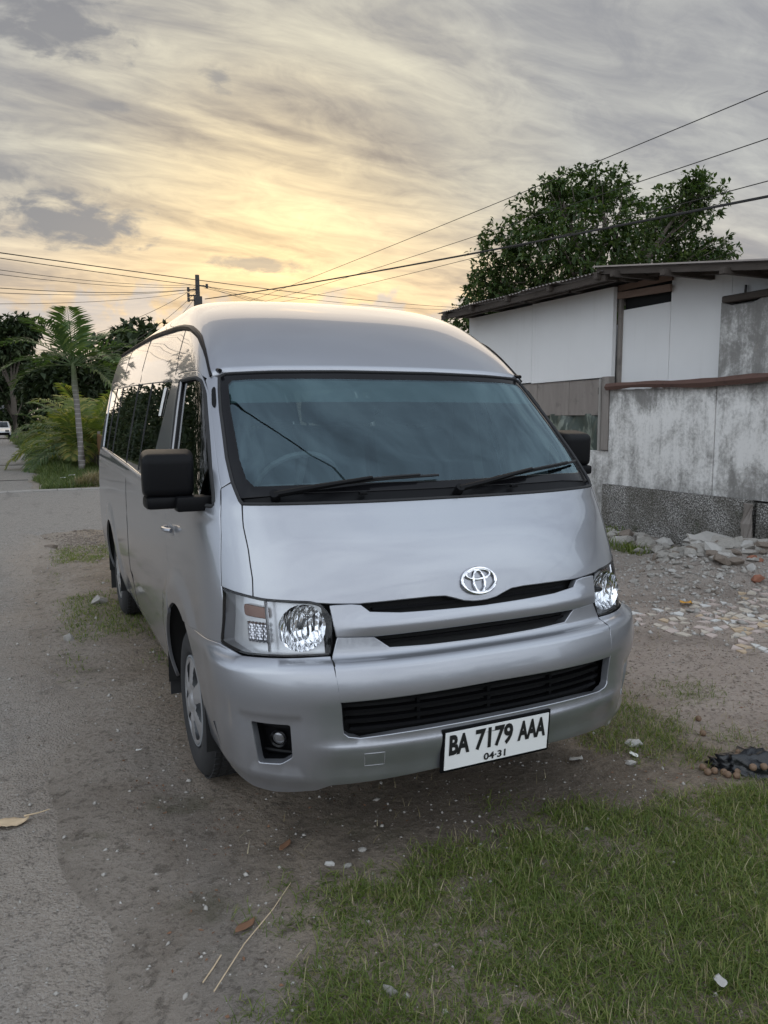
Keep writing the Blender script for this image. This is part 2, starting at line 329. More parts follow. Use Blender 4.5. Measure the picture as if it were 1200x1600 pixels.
def wood(name, a, b, sc=(3, 3, 30)):
    m, gg, out = new_mat(name); co = geoco(gg)
    f = gg.noise(gg.scale(co, sc), 1.2, 7, .65, .5); f2 = gg.noise(co, 6, 5, .6)
    c = gg.mix(f, a, b); c = gg.mix(gg.m('MULTIPLY', gg.ss(f2, .55, .75), .5), c, tuple(k*.45 for k in a))
    p = pbsdf(gg, out, Base_Color=c, Roughness=.85); gg.L.new(bump(gg, f, .5, .01), p.inputs['Normal'])
wood('grey_wood', (.15, .13, .115), (.30, .27, .245), (14, 14, 2)); wood('ply_board', (.16, .135, .12), (.29, .26, .235), (9, 9, 1.2)); wood('red_timber', (.075, .042, .034), (.15, .082, .064), (20, 2, 20)); wood('brown_timber', (.13, .085, .062), (.27, .185, .145), (20, 2, 20))
wood('dark_timber', (.035, .028, .024), (.085, .068, .056), (20, 2, 20)); wood('fence_wood', (.17, .088, .04), (.34, .19, .095), (16, 16, 1.5))
m, gg, out = new_mat('green_tarp'); co = geoco(gg); f = gg.noise(gg.scale(co, (1, 1, .6)), 5, 5, .6, 1.2)
p = pbsdf(gg, out, Base_Color=gg.mix(gg.ss(f, .50, .62), (.055, .072, .06), (.20, .225, .19)), Roughness=.4)
m, gg, out = new_mat('roof_iron'); co = geoco(gg); f = gg.noise(gg.scale(co, (1, 4, 1)), 3, 6, .65)
pbsdf(gg, out, Base_Color=gg.mix(f, (.12, .10, .09), (.26, .235, .22)), Roughness=.6, Metallic=.35)

def leafy(name, c1, c2, c3=None, trans=.3, rough=.5):
    m, gg, out = new_mat(name); gi = gg.n('ShaderNodeNewGeometry'); ri = gi.outputs['Random Per Island']
    c = gg.ramp(ri, [(0, c1), (.7, c2), (1, c3 or c2)])
    p = gg.n('ShaderNodeBsdfPrincipled', {'Base Color': c, 'Roughness': rough}); p.inputs['Specular IOR Level'].default_value = .35
    t = gg.n('ShaderNodeBsdfTranslucent', {'Color': gg.mix(1.0, c, (1.3, 1.5, .6), 'MULTIPLY')})
    mx = gg.n('ShaderNodeMixShader', {0: trans}); gg.L.new(p.outputs[0], mx.inputs[1]); gg.L.new(t.outputs[0], mx.inputs[2]); gg.L.new(mx.outputs[0], out.inputs[0])
leafy('leaf_dark', (.024, .043, .013), (.050, .082, .023), (.10, .13, .04), .28)
leafy('leaf_far', (.018, .030, .012), (.035, .052, .02), (.055, .07, .028), .15, .7)
leafy('leaf_mid', (.030, .055, .018), (.065, .095, .028), (.11, .13, .045), .3)
leafy('palm_leaf', (.04, .075, .025), (.085, .13, .045), (.15, .19, .07), .32)
leafy('coconut_leaf', (.08, .12, .03), (.17, .20, .05), (.34, .29, .09), .4)
leafy('grass_blade', (.07, .108, .020), (.145, .19, .044), (.26, .26, .095), .42)
leafy('dry_blade', (.17, .135, .075), (.32, .265, .155), (.44, .38, .25), .2)
leafy('verge_blade', (.045, .075, .02), (.10, .14, .04), (.17, .19, .07), .3)
plain('bark', (.10, .082, .066), .9, vary=.35, scale=14, bumpy=.6, bscale=40, bdist=.02)
m, gg, out = new_mat('palm_bark'); co = geoco(gg); x_, y_, z_ = gg.sep(co)
rings = gg.ss(gg.m('ABSOLUTE', gg.m('SUBTRACT', gg.m('FRACT', gg.m('MULTIPLY', z_, 7.5)), .5)), .34, .46); f = gg.noise(co, 9, 6, .6)
c = gg.mix(f, (.13, .115, .105), (.26, .24, .22)); c = gg.mix(rings, c, (.34, .32, .30)); c = gg.mix(gg.ss(z_, 2.0, 3.0), c, (.09, .115, .05))
p = pbsdf(gg, out, Base_Color=c, Roughness=.85)
plain('stone_grey', (.35, .33, .30), .95, vary=.35, scale=8, bumpy=.6, bscale=40, bdist=.01)
plain('stone_pale', (.42, .405, .38), .9, vary=.18, scale=8, bumpy=.4, bscale=40, bdist=.008)
plain('stone_brown', (.20, .165, .135), .95, vary=.3, scale=9, bumpy=.5, bscale=50, bdist=.008)
plain('brick_red', (.28, .12, .075), .9, vary=.25, scale=12, bumpy=.4, bscale=60)
for nm, cc in (('tile_cream', (.52, .47, .40)), ('tile_pink', (.50, .42, .38)), ('tile_tan', (.50, .39, .27)), ('tile_white', (.60, .60, .58))): plain(nm, cc, .55, vary=.15, scale=7)
plain('dead_leaf', (.52, .40, .26), .8, vary=.3, scale=30); plain('brown_leaf', (.17, .085, .045), .8, vary=.3, scale=30); plain('orange_peel', (.55, .27, .03), .6, vary=.2, scale=30)
plain('black_bag', (.008, .009, .011), .28, bumpy=.4, bscale=40, bdist=.01); plain('nut_shell', (.16, .10, .062), .7, vary=.3, scale=40); plain('litter_white', (.72, .72, .70), .6)
plain('cable_black', (.012, .012, .012), .6); plain('car_white', (.55, .57, .58), .3, .2, coat=.5); plain('dark_glass', (.02, .024, .028), .08); plain('steel_dark', (.03, .028, .026), .6)
plain('lamp_red', (.35, .02, .015), .3)

# ------------------------------------------------------------------ ground, road
WV = [(RNG.uniform(0, 2*PI), w, RNG.uniform(0, 2*PI), w*.0035) for w in (.17, .22, .29, .37, .5, .64, .85, 1.1, 1.5, 2.1, 3.0, 4.2)]
def sst(x, a, b):
    t = np.clip((x-a)/(b-a), 0, 1); return t*t*(3-2*t)
def gh(x, y):
    x = np.asarray(x, float); y = np.asarray(y, float); h = np.zeros(np.broadcast(x, y).shape)
    for a, w, ph, am in WV: h += am*np.sin((x*math.cos(a)+y*math.sin(a))*2*PI/w+ph+.8*np.sin((x*math.sin(a)-y*math.cos(a))*2*PI/(w*1.7)))
    h *= .62
    van_ = np.exp(-(((np.abs(x)-.86)/.25)**4)); wheel = van_*(np.exp(-((y-1.05)/.35)**4)+np.exp(-((y-4.16)/.35)**4)); h *= 1-wheel
    h -= .035*(1-sst(x+.10*np.sin(y*2.1)+.06*np.sin(y*5.3), -1.62, -1.22))*(1-sst(y, 60, 90))                       # bed of the road
    h += .27*np.exp(-(((x-5.0)/.8)**2+((y-2.95)/.75)**2))+.10*np.exp(-(((x-4.2)/.7)**2+((y-2.9)/.6)**2))+.12*np.exp(-(((x-5.3)/.45)**2+((y-4.9)/.7)**2))   # rubble mounds
    h += .05*sst(x, -.9, -.2)*sst(y, 16.5, 17.2)*(1-sst(y, 27, 30))-.02*sst(y, 9.2, 9.8)*(1-sst(y, 15.4, 16))
    h += .018*np.exp(-(((x-.5)/1.0)**2+((y+.7)/.55)**2))
    return h*np.clip(1.6-np.hypot(x, y)/60, .0, 1)
def graded(a, b, fa, fb, step, grow):
    v = [fa]
    while v[-1] < fb: v.append(v[-1]+step)
    s = step; hi = [v[-1]]
    while hi[-1] < b: s *= grow; hi.append(hi[-1]+s)
    s = step; lo = [fa]
    while lo[-1] > a: s *= grow; lo.append(lo[-1]-s)
    return np.array(lo[::-1][:-1]+v+hi[1:])
def grid_mesh(name, xs, ys, zf, mat, **props):
    GX, GY = np.meshgrid(xs, ys, indexing='ij'); Zv = zf(GX, GY); nx, ny = GX.shape
    i, j = np.meshgrid(np.arange(nx-1), np.arange(ny-1), indexing='ij'); b = (i*ny+j).ravel()
    return link(name, fast_mesh(name, np.stack([GX, GY, Zv], -1).reshape(-1, 3), np.stack([b, b+ny, b+ny+1, b+1], 1), True), mat, **props)
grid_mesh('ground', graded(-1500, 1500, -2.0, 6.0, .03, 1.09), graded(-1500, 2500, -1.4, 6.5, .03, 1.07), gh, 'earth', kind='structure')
def road_shift(y): return np.where(y > 28, -((y-28)/55)*2.3, 0)-.0
ys = np.concatenate([np.arange(-14, 20, .12), np.arange(20, 140, 1.0), np.arange(140, 420, 12)]); nl = 40
ex = -1.38+.13*np.sin(ys*.9+.5)+.09*np.sin(ys*3.1+1)+.035*np.sin(ys*9.1+.4)+.02*np.sin(ys*23)+road_shift(ys)
V = []
for k in range(nl):
    t = k/(nl-1); xx = (-7.2+road_shift(ys))*(1-t)+ex*t
    zz = np.interp(np.minimum(ex-xx, xx-(-7.2+road_shift(ys))+.0), [0, .10, .35, 3], [-.045, -.006, .004, .012])+.35*gh(xx, ys)*0+.004*np.sin(xx*3.1+ys*.7)+.003*np.sin(xx*7+ys*2.3)
    V.append(np.stack([xx, ys, zz], 1))
V = np.array(V); ny = len(ys); i, j = np.meshgrid(np.arange(nl-1), np.arange(ny-1), indexing='ij'); b = (i*ny+j).ravel()
link('road', fast_mesh('road', V.reshape(-1, 3), np.stack([b, b+ny, b+ny+1, b+1], 1), True), 'asphalt', kind='structure')
xs = np.arange(-2.6, 30, .15); yl = np.linspace(0, 1, 40); GX, T = np.meshgrid(xs, yl, indexing='ij')
near = 9.15+.12*np.sin(GX*2.3)+.07*np.sin(GX*6.1)+.05*np.sin(GX*13); GY = near*(1-T)+15.95*T
GZ = np.interp(np.minimum(GY-near, 15.95-GY+.3), [0, .12, .4, 3], [-.06, -.006, .016, .022])-.03*(1-sst(GX, -2.6, -2.1)); n_ = len(yl)
i, j = np.meshgrid(np.arange(len(xs)-1), np.arange(n_-1), indexing='ij'); b = (i*n_+j).ravel()
link('side_road', fast_mesh('side_road', np.stack([GX, GY, GZ], -1).reshape(-1, 3), np.stack([b, b+n_, b+n_+1, b+1], 1), True), 'asphalt', kind='structure')
mb = MB()
xs = np.arange(-7.0, 6, .5)
for a, b_ in zip(xs[:-1], xs[1:]): mb.box(((a+b_)/2, 16.15+.03*math.sin(a*3), .0), (b_-a-.008, .34+.03*math.sin(a*5), .05))
mb.make('kerb', 'concrete', kind='structure', bevel=.012)
mb = MB(); mb.box((-4.3, 27.0, .014), (5.6, .10, .012)); mb.box((-4.4, 19.6, .014), (5.6, .06, .012)); mb.make('road_joint', 'steel_dark', kind='structure')

# ------------------------------------------------------------------ house behind the wall
shed = thing('shed_house', 'low white boarded house with rusty sheet roof behind the stained wall', 'house', (5.5, 5.6, 0))
def part(name, mbx, mat, smooth=False, bevel=0.0, par=None):
    o = mbx.make(name, mat, None, smooth, bevel); o.parent = par or shed; o.matrix_parent_inverse = Matrix.Translation((par or shed).location).inverted() if par is None else Matrix.Identity(4)
    if par is not None and par.parent is not None: o.matrix_parent_inverse = Matrix.Translation(par.parent.location).inverted() if False else Matrix.Identity(4)
    return o
def prism(mbx, poly, x0, x1):                            # (y, z) outline between two x
    n = len(poly); V = [(x0, y, z) for y, z in poly]+[(x1, y, z) for y, z in poly]
    mbx.add(V, [tuple(range(n)), tuple(range(n, 2*n))[::-1]]+[(i, n+i, n+(i+1) % n, (i+1) % n) for i in range(n)])
for ya, yb in ((5.665, 7.43), (7.436, 9.2)):
    mb = MB(); prism(mb, [(ya, 2.10), (yb, 2.085), (yb, 3.26), (ya, 3.25)], 5.50, 5.56); part('wall_panel', mb, 'white_board')
for poly in ([(4.815, 1.7), (5.625, 1.7), (5.625, 2.955), (4.815, 2.955)], [(3.93, 1.7), (4.809, 1.7), (4.809, 3.33), (3.93, 3.20)], [(2.6, 1.7), (3.924, 1.7), (3.924, 3.20), (2.6, 3.0)]):
    mb = MB(); prism(mb, poly, 5.64, 5.70); part('wall_panel', mb, 'white_board')
mb = MB(); mb.box((5.72, 5.2, 3.1), (.05, .9, .5)); part('vent_opening', mb, 'dark_void')
for z, h, x, t in ((3.235, .075, 5.60, 0), (3.125, .085, 5.58, .035)):
    mb = MB(); mb.box((x, 5.22, z), (.035, .92, h), Matrix.Rotation(t, 3, 'X')); part('plank', mb, 'brown_timber', bevel=.004)
mb = MB(); mb.box((5.62, 5.65, 2.6), (.05, .05, 1.28)); part('corner_post', mb, 'grey_wood')
mb = MB(); mb.box((5.50, 5.715, 1.62), (.10, .14, .97)); part('door_post', mb, 'grey_wood', bevel=.008)
mb = MB(); mb.tube([(5.44, 5.80, 2.08), (5.44, 5.80, 1.12)], .02, 8); part('pipe', mb, 'concrete', True)
for z in (1.92, 1.38): mb = MB(); mb.box((5.46, 5.83, z), (.02, .05, .09)); part('hinge', mb, 'dark_timber')
for ya, yb in ((5.82, 6.55), (6.556, 7.3), (7.306, 9.2)):
    mb = MB(); mb.box((5.54, (ya+yb)/2, 1.84), (.03, yb-ya, .48)); part('board', mb, 'ply_board')
V = []; nY, nZ = 60, 20
for i in range(nY):
    for j in range(nZ):
        y = 5.82+3.3*i/(nY-1); z = 1.12+.50*j/(nZ-1); V.append((5.55+.03*math.sin(y*9+1.3*math.sin(z*6))+.02*math.sin(y*23+z*9), y, z))
mb = MB(); mb.add(V, [(i*nZ+j, (i+1)*nZ+j, (i+1)*nZ+j+1, i*nZ+j+1) for i in range(nY-1) for j in range(nZ-1)]); part('tarpaulin', mb, 'green_tarp', True)
mb = MB(); mb.box((5.56, 7.42, .56), (.14, 3.56, 1.13)); part('low_wall', mb, 'stained_plaster', bevel=.01)
mb = MB(); mb.box((7.6, 9.23, 1.65), (4.2, .06, 3.3)); mb.box((9.7, 5.9, 1.65), (.06, 6.6, 3.3)); mb.box((7.7, 2.58, 1.5), (4.0, .06, 3.0)); part('rear_wall', mb, 'white_board')
def corrugated(x0, x1, ya, yb, zf, along='x', amp=.011, wl=.076):
    V = []; n = int((yb-ya)/wl*6) if along == 'x' else int((x1-x0)/wl*6); k = 4
    for i in range(n+1):
        for j in range(k+1):
            if along == 'x': y = ya+(yb-ya)*i/n; x = x0+(x1-x0)*j/k; w = amp*math.sin(2*PI*y/wl)
            else: x = x0+(x1-x0)*i/n; y = ya+(yb-ya)*j/k; w = amp*math.sin(2*PI*x/wl)
            V.append((x, y, zf(x, y)+w))
    mb = MB(); mb.add(V, [(i*(k+1)+j, (i+1)*(k+1)+j, (i+1)*(k+1)+j+1, i*(k+1)+j+1) for i in range(n) for j in range(k)]); return mb
for k in range(5):
    ya = 5.24+.82*k; zo = .006*(k % 2); part('roof_sheet', corrugated(4.93-.03*(k % 2), 9.9, ya, ya+.86, lambda x, y, zo=zo: 3.335+zo+.09*(x-4.95)), 'roof_iron', True)
for k in range(5):
    xa = 4.93+1.0*k; zo = .006*(k % 2); part('roof_sheet', corrugated(xa, xa+1.03, 2.2, 5.42, lambda x, y, zo=zo: 3.395+zo-.148*(5.27-y)+.05*(x-4.95), 'y'), 'roof_iron', True)
mb = MB(); mb.box((5.02, 7.3, 3.265), (.05, 4.1, .075)); part('fascia', mb, 'dark_timber', bevel=.004)
mb = MB(); mb.box((5.30, 7.3, 3.30), (.06, 4.1, .08)); part('purlin', mb, 'dark_timber')
for y in (5.35, 6.3, 7.3, 8.3, 9.15): mb = MB(); mb.box((5.4, y, 3.30), (.95, .06, .08)); part('rafter', mb, 'dark_timber')
for x in (5.0, 5.42): mb = MB(); mb.box((x, 3.8, 3.125), (.06, 3.2, .07), Matrix.Rotation(math.atan(.148), 3, 'X')); part('purlin', mb, 'dark_timber')
for y in (2.6, 3.4, 4.2, 5.0): mb = MB(); mb.box((5.3, y, 3.30-.148*(5.27-y)), (.85, .06, .06)); part('rafter', mb, 'dark_timber')
# ------------------------------------------------------------------ old boundary wall
wl_ = thing('boundary_wall', 'mould-stained white plaster wall on a pebbledash plinth', 'wall', (5.5, 1, 0))
def wpart(name, mbx, mat, bevel=0.0, smooth=False):
    o = mbx.make(name, mat, None, smooth, bevel); o.parent = wl_; o.matrix_parent_inverse = Matrix.Translation(wl_.location).inverted(); return o
def ragged(y0, y1, z0, z1, x0, x1, seed, amp=.015):
    r = random.Random(seed); n = 40; t = [(y0+(y1-y0)*i/n, z1+r.uniform(-amp, amp)) for i in range(n+1)]; mbx = MB(); prism(mbx, [(y0, z0)]+t+[(y1, z0)], x0, x1); return mbx
wpart('plaster_face', ragged(3.92, 5.63, .69, 1.925, 5.46, 5.58, 1), 'stained_plaster'); wpart('plaster_face', ragged(-5.0, 3.91, .69, 1.935, 5.468, 5.588, 2), 'stained_plaster')
for ya, yb in ((4.42, 5.66), (3.38, 4.414)): wpart('plinth', ragged(ya, yb, -.1, .69, 5.40, 5.60, int(ya*10), .008), 'pebbledash')
wpart('plinth', ragged(-5, 3.30, -.1, .66, 5.44, 5.60, 5, .01), 'pebbledash')
tw = wpart('pillar', ragged(-1.5, 3.94, 1.90, 2.79, 5.50, 5.62, 3, .03), 'stained_pillar')
mb = MB(); mb.box((5.55, 1.3, 2.83), (.2, 5.2, .075), Matrix.Rotation(.004, 3, 'X')); wpart('coping', mb, 'dark_timber', .02)
V = []
nb = 40
for i in range(nb+1):
    y = 5.63-9*i/nb; r = .048+.008*math.sin(i*2.1)+.006*math.sin(i*5.7); V.append((5.40+.01*math.sin(i*1.1), y, 1.962+.012*math.sin(i*.7)))
mb = MB(); mb.tube(V, [.046+.010*math.sin(i*2.1)*.5+.007*math.sin(i*5.7) for i in range(nb+1)], 5); wpart('beam', mb, 'red_timber')
mb = MB(); mb.tube([(5.60, 3.72, 2.86), (5.60, 3.715, 2.98)], .012, 6); wpart('rebar', mb, 'steel_dark')
t = thing('wooden_stump', 'weathered upright timber stump against the end of the pebbledash plinth', 'post', (5.36, 3.34, 0))
mb = MB(); mb.tube([(0, 0, -.05), (.01, 0, .2), (0, .01, .45), (.005, 0, .66)], [.075, .065, .06, .05], 9); mb.make('post', 'grey_wood', t, True)

# ------------------------------------------------------------------ rubble
def chunk_mesh(seed, flat=1.0):
    r = random.Random(seed); bm = bmesh.new(); bmesh.ops.create_icosphere(bm, subdivisions=1 if seed % 3 else 2, radius=1)
    dirs = [Vector((r.gauss(0, 1), r.gauss(0, 1), r.gauss(0, 1))).normalized() for _ in range(7)]; cut = [r.uniform(.45, .85) for _ in dirs]
    for v_ in bm.verts:
        for d_, c_ in zip(dirs, cut):
            k = v_.co.dot(d_)
            if k > c_: v_.co -= d_*(k-c_)
        v_.co += Vector((r.uniform(-.06, .06), r.uniform(-.06, .06), r.uniform(-.06, .06)))
        v_.co.z *= flat; v_.co.x *= 1.2
    me = bpy.data.meshes.new('rubble_chunk'); bm.to_mesh(me); bm.free(); return me
CH = {mt: [chunk_mesh(100+i, .7) for i in range(8)] for mt in ('stone_grey', 'stone_pale', 'stone_brown', 'brick_red')}
for mt, L in CH.items():
    for me in L: me.materials.append(MATS[mt])
def put_chunk(name, x, y, size, mt, lift=.0, **props):
    me = random.choice(CH[mt]); o = bpy.data.objects.new(name, me); COL.objects.link(o)
    o.location = (x, y, float(gh(x, y))+size*.22+lift); o.rotation_euler = (random.uniform(-.5, .5), random.uniform(-.5, .5), random.uniform(0, 6.28)); o.scale = (size*random.uniform(.8, 1.2), size*random.uniform(.7, 1.1), size*random.uniform(.6, 1.0))
    for k, v_ in props.items(): o[k] = v_
    return o
cnt = 0
while cnt < 270:
    k = random.random()
    if k < .62: x, y = random.gauss(4.85, .50), random.gauss(2.95, .50)
    elif k < .85: x, y = random.gauss(4.1, .5), random.gauss(2.75, .45)
    else: x, y = random.gauss(5.15, .18), random.gauss(4.85, .45)
    if not (3.0 < x < 5.36 and 1.9 < y < 5.6): continue
    size = random.choice([.035, .04, .05, .055, .065, .08, .10, .13]) if x > 4.3 else random.choice([.02, .025, .03, .04])
    wallside = y > 4.0
    put_chunk('rubble_chunk', x, y, size, random.choices(['stone_grey', 'stone_pale', 'stone_brown', 'brick_red'], [.78, .08, .13, .01])[0], 0.0,
              label='grey broken masonry chunk at the foot of the pebbledash plinth' if wallside else 'grey broken concrete chunk in the rubble heap before the white wall', category='rubble', group='rubble beside the wall' if wallside else 'rubble heap before the wall')
    cnt += 1
for (x, y, sx, sy, rz, lab) in [(5.12, 3.62, .26, .17, .3, 'large flat white slab on top of the rubble heap'), (4.75, 3.42, .12, .09, .9, 'small pale slab lying beside the large white slab')]:
    bm = bmesh.new(); bmesh.ops.create_cube(bm, size=1); bmesh.ops.subdivide_edges(bm, edges=bm.edges[:], cuts=2, use_grid_fill=True)
    for v_ in bm.verts: v_.co = Vector((v_.co.x*sx*2+random.uniform(-.02, .02), v_.co.y*sy*2+random.uniform(-.02, .02), v_.co.z*.055+random.uniform(-.006, .006)))
    me = bpy.data.meshes.new('broken_slab'); bm.to_mesh(me); bm.free(); o = link('broken_slab', me, 'stone_pale', label=lab, category='slab'); o.location = (x, y, float(gh(x, y))+.12); o.rotation_euler = (.12, -.08, rz)
# gravel too small to count
oct_v = np.array([(1, 0, 0), (-1, 0, 0), (0, 1, 0), (0, -1, 0), (0, 0, .7), (0, 0, -.7)]); oct_f = np.array([(0, 2, 4), (2, 1, 4), (1, 3, 4), (3, 0, 4), (2, 0, 5), (1, 2, 5), (3, 1, 5), (0, 3, 5)])
def pebbles(name, xy, sizes, mat, lift=None):
    n = len(xy); a = RNG.uniform(0, 2*PI, n); sc = sizes[:, None]*RNG.uniform(.6, 1.3, (n, 3)); V = oct_v[None]*sc[:, None, :]+RNG.normal(0, .12, (n, 6, 3))*sizes[:, None, None]
    c, s = np.cos(a)[:, None], np.sin(a)[:, None]; V = np.stack([V[..., 0]*c-V[..., 1]*s, V[..., 0]*s+V[..., 1]*c, V[..., 2]], -1)
    z = gh(xy[:, 0], xy[:, 1]) if lift is None else lift
    V += np.stack([xy[:, 0], xy[:, 1], z+sizes*.15], 1)[:, None]
    return link(name, fast_mesh(name, V.reshape(-1, 3), (oct_f[None]+(np.arange(n)*6)[:, None, None]).reshape(-1, 3)), mat, kind='stuff')
def road_z(x, y): return np.where(x < -1.42, .006, gh(x, y))
n = 11000; xy = np.stack([RNG.uniform(-3.0, 1.2, n), RNG.uniform(-1.3, 9, n)], 1); sz = np.clip(RNG.lognormal(-5.65, .55, n), .0015, .018); pebbles('gravel', xy, sz, 'stone_grey', road_z(xy[:, 0], xy[:, 1]))
n = 4500; xy = np.stack([RNG.uniform(-3.0, 1.2, n), RNG.uniform(-1.3, 9, n)], 1); sz = np.clip(RNG.lognormal(-5.7, .5, n), .0015, .012); pebbles('gravel', xy, sz, 'stone_brown', road_z(xy[:, 0], xy[:, 1]))
n = 380; xy = np.stack([RNG.uniform(-2.6, 1.2, n), RNG.uniform(-1.2, 9, n)], 1); sz = np.clip(RNG.lognormal(-5.7, .4, n), .002, .010); pebbles('gravel', xy, sz, 'stone_pale', road_z(xy[:, 0], xy[:, 1]))
n = 2600; xy = np.stack([RNG.normal(4.3, 1.1, n), RNG.normal(2.8, .9, n)], 1); xy = xy[(xy[:, 0] < 5.4) & (xy[:, 0] > 1.4)]; sz = np.clip(RNG.lognormal(-4.6, .6, len(xy)), .003, .04); pebbles('gravel', xy, sz, 'stone_grey')
n = 600; xy = np.stack([RNG.normal(4.0, 1.1, n), RNG.normal(2.7, .8, n)], 1); xy = xy[(xy[:, 0] < 5.4)]; sz = np.clip(RNG.lognormal(-4.7, .6, len(xy)), .003, .03); pebbles('gravel', xy, sz, 'stone_pale')
n = 4500; xy = np.stack([RNG.uniform(1.2, 4.5, n), RNG.uniform(.0, 2.6, n)], 1); sz = np.clip(RNG.lognormal(-5.5, .55, n), .0015, .014); pebbles('gravel', xy, sz, 'stone_brown')
n = 900; xy = np.stack([-1.05+RNG.normal(0, .22, n)+.1, 8.3+RNG.normal(0, .55, n)], 1); sz = np.clip(RNG.lognormal(-4.6, .6, n), .004, .03); pebbles('gravel', xy, sz, 'stone_brown')

# ------------------------------------------------------------------ crazy-paved remains of a tiled floor
fl_ = link('paved_floor', None, None) if False else None
slab = MB(); poly = [(2.45, 1.75), (2.6, 1.15), (3.2, .9), (4.6, 1.0), (4.7, 2.2), (3.9, 2.42), (2.9, 2.2)]
V = [(x, y, float(gh(x, y))-.02) for x, y in poly]+[(x, y, float(gh(x, y))+.004) for x, y in poly]; n = len(poly)
tiles_parent = bpy.data.objects.new('paved_floor', None); COL.objects.link(tiles_parent); tiles_parent['kind'] = 'structure'
k = 0; cells = {}
for i in range(26):
    for j in range(17):
        cells[(i, j)] = (2.42+.088*i+random.uniform(-.03, .03), .92+.088*j+random.uniform(-.03, .03))
for i in range(25):
    for j in range(16):
        q = [cells[(i, j)], cells[(i+1, j)], cells[(i+1, j+1)], cells[(i, j+1)]]; cx = sum(p_[0] for p_ in q)/4; cy = sum(p_[1] for p_ in q)/4
        dens = .66-.95*max(0, (2.95-cx))-.55*max(0, cy-2.05)-.9*max(0, 1.35-cy)-.25*max(0, 3.3-cx)
        if random.random() > dens or not inside2((cx, cy), poly) if False else random.random() > dens: continue
        sh = random.uniform(.62, .92); ro = random.uniform(-.25, .25); q = [(cx+((x-cx)*math.cos(ro)-(y-cy)*math.sin(ro))*sh, cy+((x-cx)*math.sin(ro)+(y-cy)*math.cos(ro))*sh) for x, y in q]
        if random.random() < .3: q = q[:3]
        zz = float(gh(cx, cy)); n_ = len(q); tx, ty = random.uniform(-.03, .03), random.uniform(-.03, .03); top_ = [(x, y, zz+.010+tx*(x-cx)+ty*(y-cy)) for x, y in q]
        mb = MB(); mb.add(top_+[(x, y, zz-.02) for x, y in q], [tuple(range(n_))]+[(a, (a+1) % n_, n_+(a+1) % n_, n_+a) for a in range(n_)])
        if k < 290: mb.make('tile', random.choice(['tile_cream', 'tile_pink', 'tile_tan', 'tile_white', 'tile_cream', 'tile_pink']), tiles_parent)
        k += 1
# ------------------------------------------------------------------ van body hull: plan outline (front bow, corner, side, rear) for every height

def pchip(xs,ys):
    xs=np.array(xs,float); ys=np.array(ys,float); h=np.diff(xs); d=np.diff(ys)/h
    m=np.zeros_like(ys); m[0]=d[0]; m[-1]=d[-1]
    for i in range(1,len(xs)-1):
        if d[i-1]*d[i]>0:
            w1=2*h[i]+h[i-1]; w2=h[i]+2*h[i-1]; m[i]=(w1+w2)/(w1/d[i-1]+w2/d[i])
    def f(x):
        x=np.clip(x,xs[0],xs[-1]); i=np.clip(np.searchsorted(xs,x)-1,0,len(xs)-2)
        t=(x-xs[i])/h[i]
        return (2*t**3-3*t**2+1)*ys[i]+(t**3-2*t**2+t)*h[i]*m[i]+(-2*t**3+3*t**2)*ys[i+1]+(t**3-t**2)*h[i]*m[i+1]
    return f
Z =[.18, .25, .34, .50, .63, .72, .78, .85, .95,1.05,1.15,1.22,1.28,1.36,1.50,1.65,1.79,1.88,1.98,2.06,2.12,2.165,2.195,2.215,2.229,2.236,2.24]
YF=[.10, .03,.000,-.020,-.015,.010,.035,.050,.075,.115,.165,.212,.255,.345,.510,.688,.855,.965,1.10,1.23,1.38,1.53,1.72,1.95,2.20,2.50,2.80]
W=[.850,.862,.885,.910,.922,.926,.927,.927,.927,.927,.924,.920,.914,.902,.874,.843,.811,.788,.758,.732,.702,.662,.600,.515,.40,.26,.05]
DD=[.55,.58,.60,.60,.60,.60,.60,.60,.60,.60,.58,.55,.52,.48,.43,.39,.35,.36,.40,.44,.46,.47,.48,.46,.4,.3,.1]
Q =[3,3,3,3,3,3,3,3,3,3,3,3,3.1,3.3,3.7,4.1,4.5,4.6,4.4,4.0,3.6,3.2,2.8,2.5,2.3,2.2,2.0]
YR=[5.20,5.26,5.30,5.32,5.33,5.33,5.33,5.33,5.32,5.31,5.30,5.29,5.28,5.27,5.26,5.24,5.22,5.20,5.17,5.13,5.08,5.02,4.92,4.75,4.4,4.0,3.2]
fy,fw,fd,fq,fr=[pchip(Z,a) for a in (YF,W,DD,Q,YR)]
PP=2.6; DR=.22
def hull_u(u,z):
    u=np.asarray(u,float); z=np.asarray(z,float); s=np.sign(u); a=np.abs(u)
    yf,w,d,q,yr=fy(z),fw(z),fd(z),fq(z),fr(z)
    ph=np.clip(a,0,1)*np.pi/2
    x1=w*np.sin(ph)**(2/PP); y1=yf+d*(1-np.cos(ph).clip(0)**(2/q))
    t=np.clip(a-1,0,1); y2=yf+d+t*(yr-DR-yf-d)
    ph3=np.clip(a-2,0,1)*np.pi/2
    x3=w*np.cos(ph3)**(2/3.5); y3=yr-DR+DR*np.sin(ph3)**(2/2.6)
    x=np.where(a<=1,x1,np.where(a<=2,w,x3)); y=np.where(a<=1,y1,np.where(a<=2,y2,y3))
    return np.stack([s*x,y,z+0*x],-1)
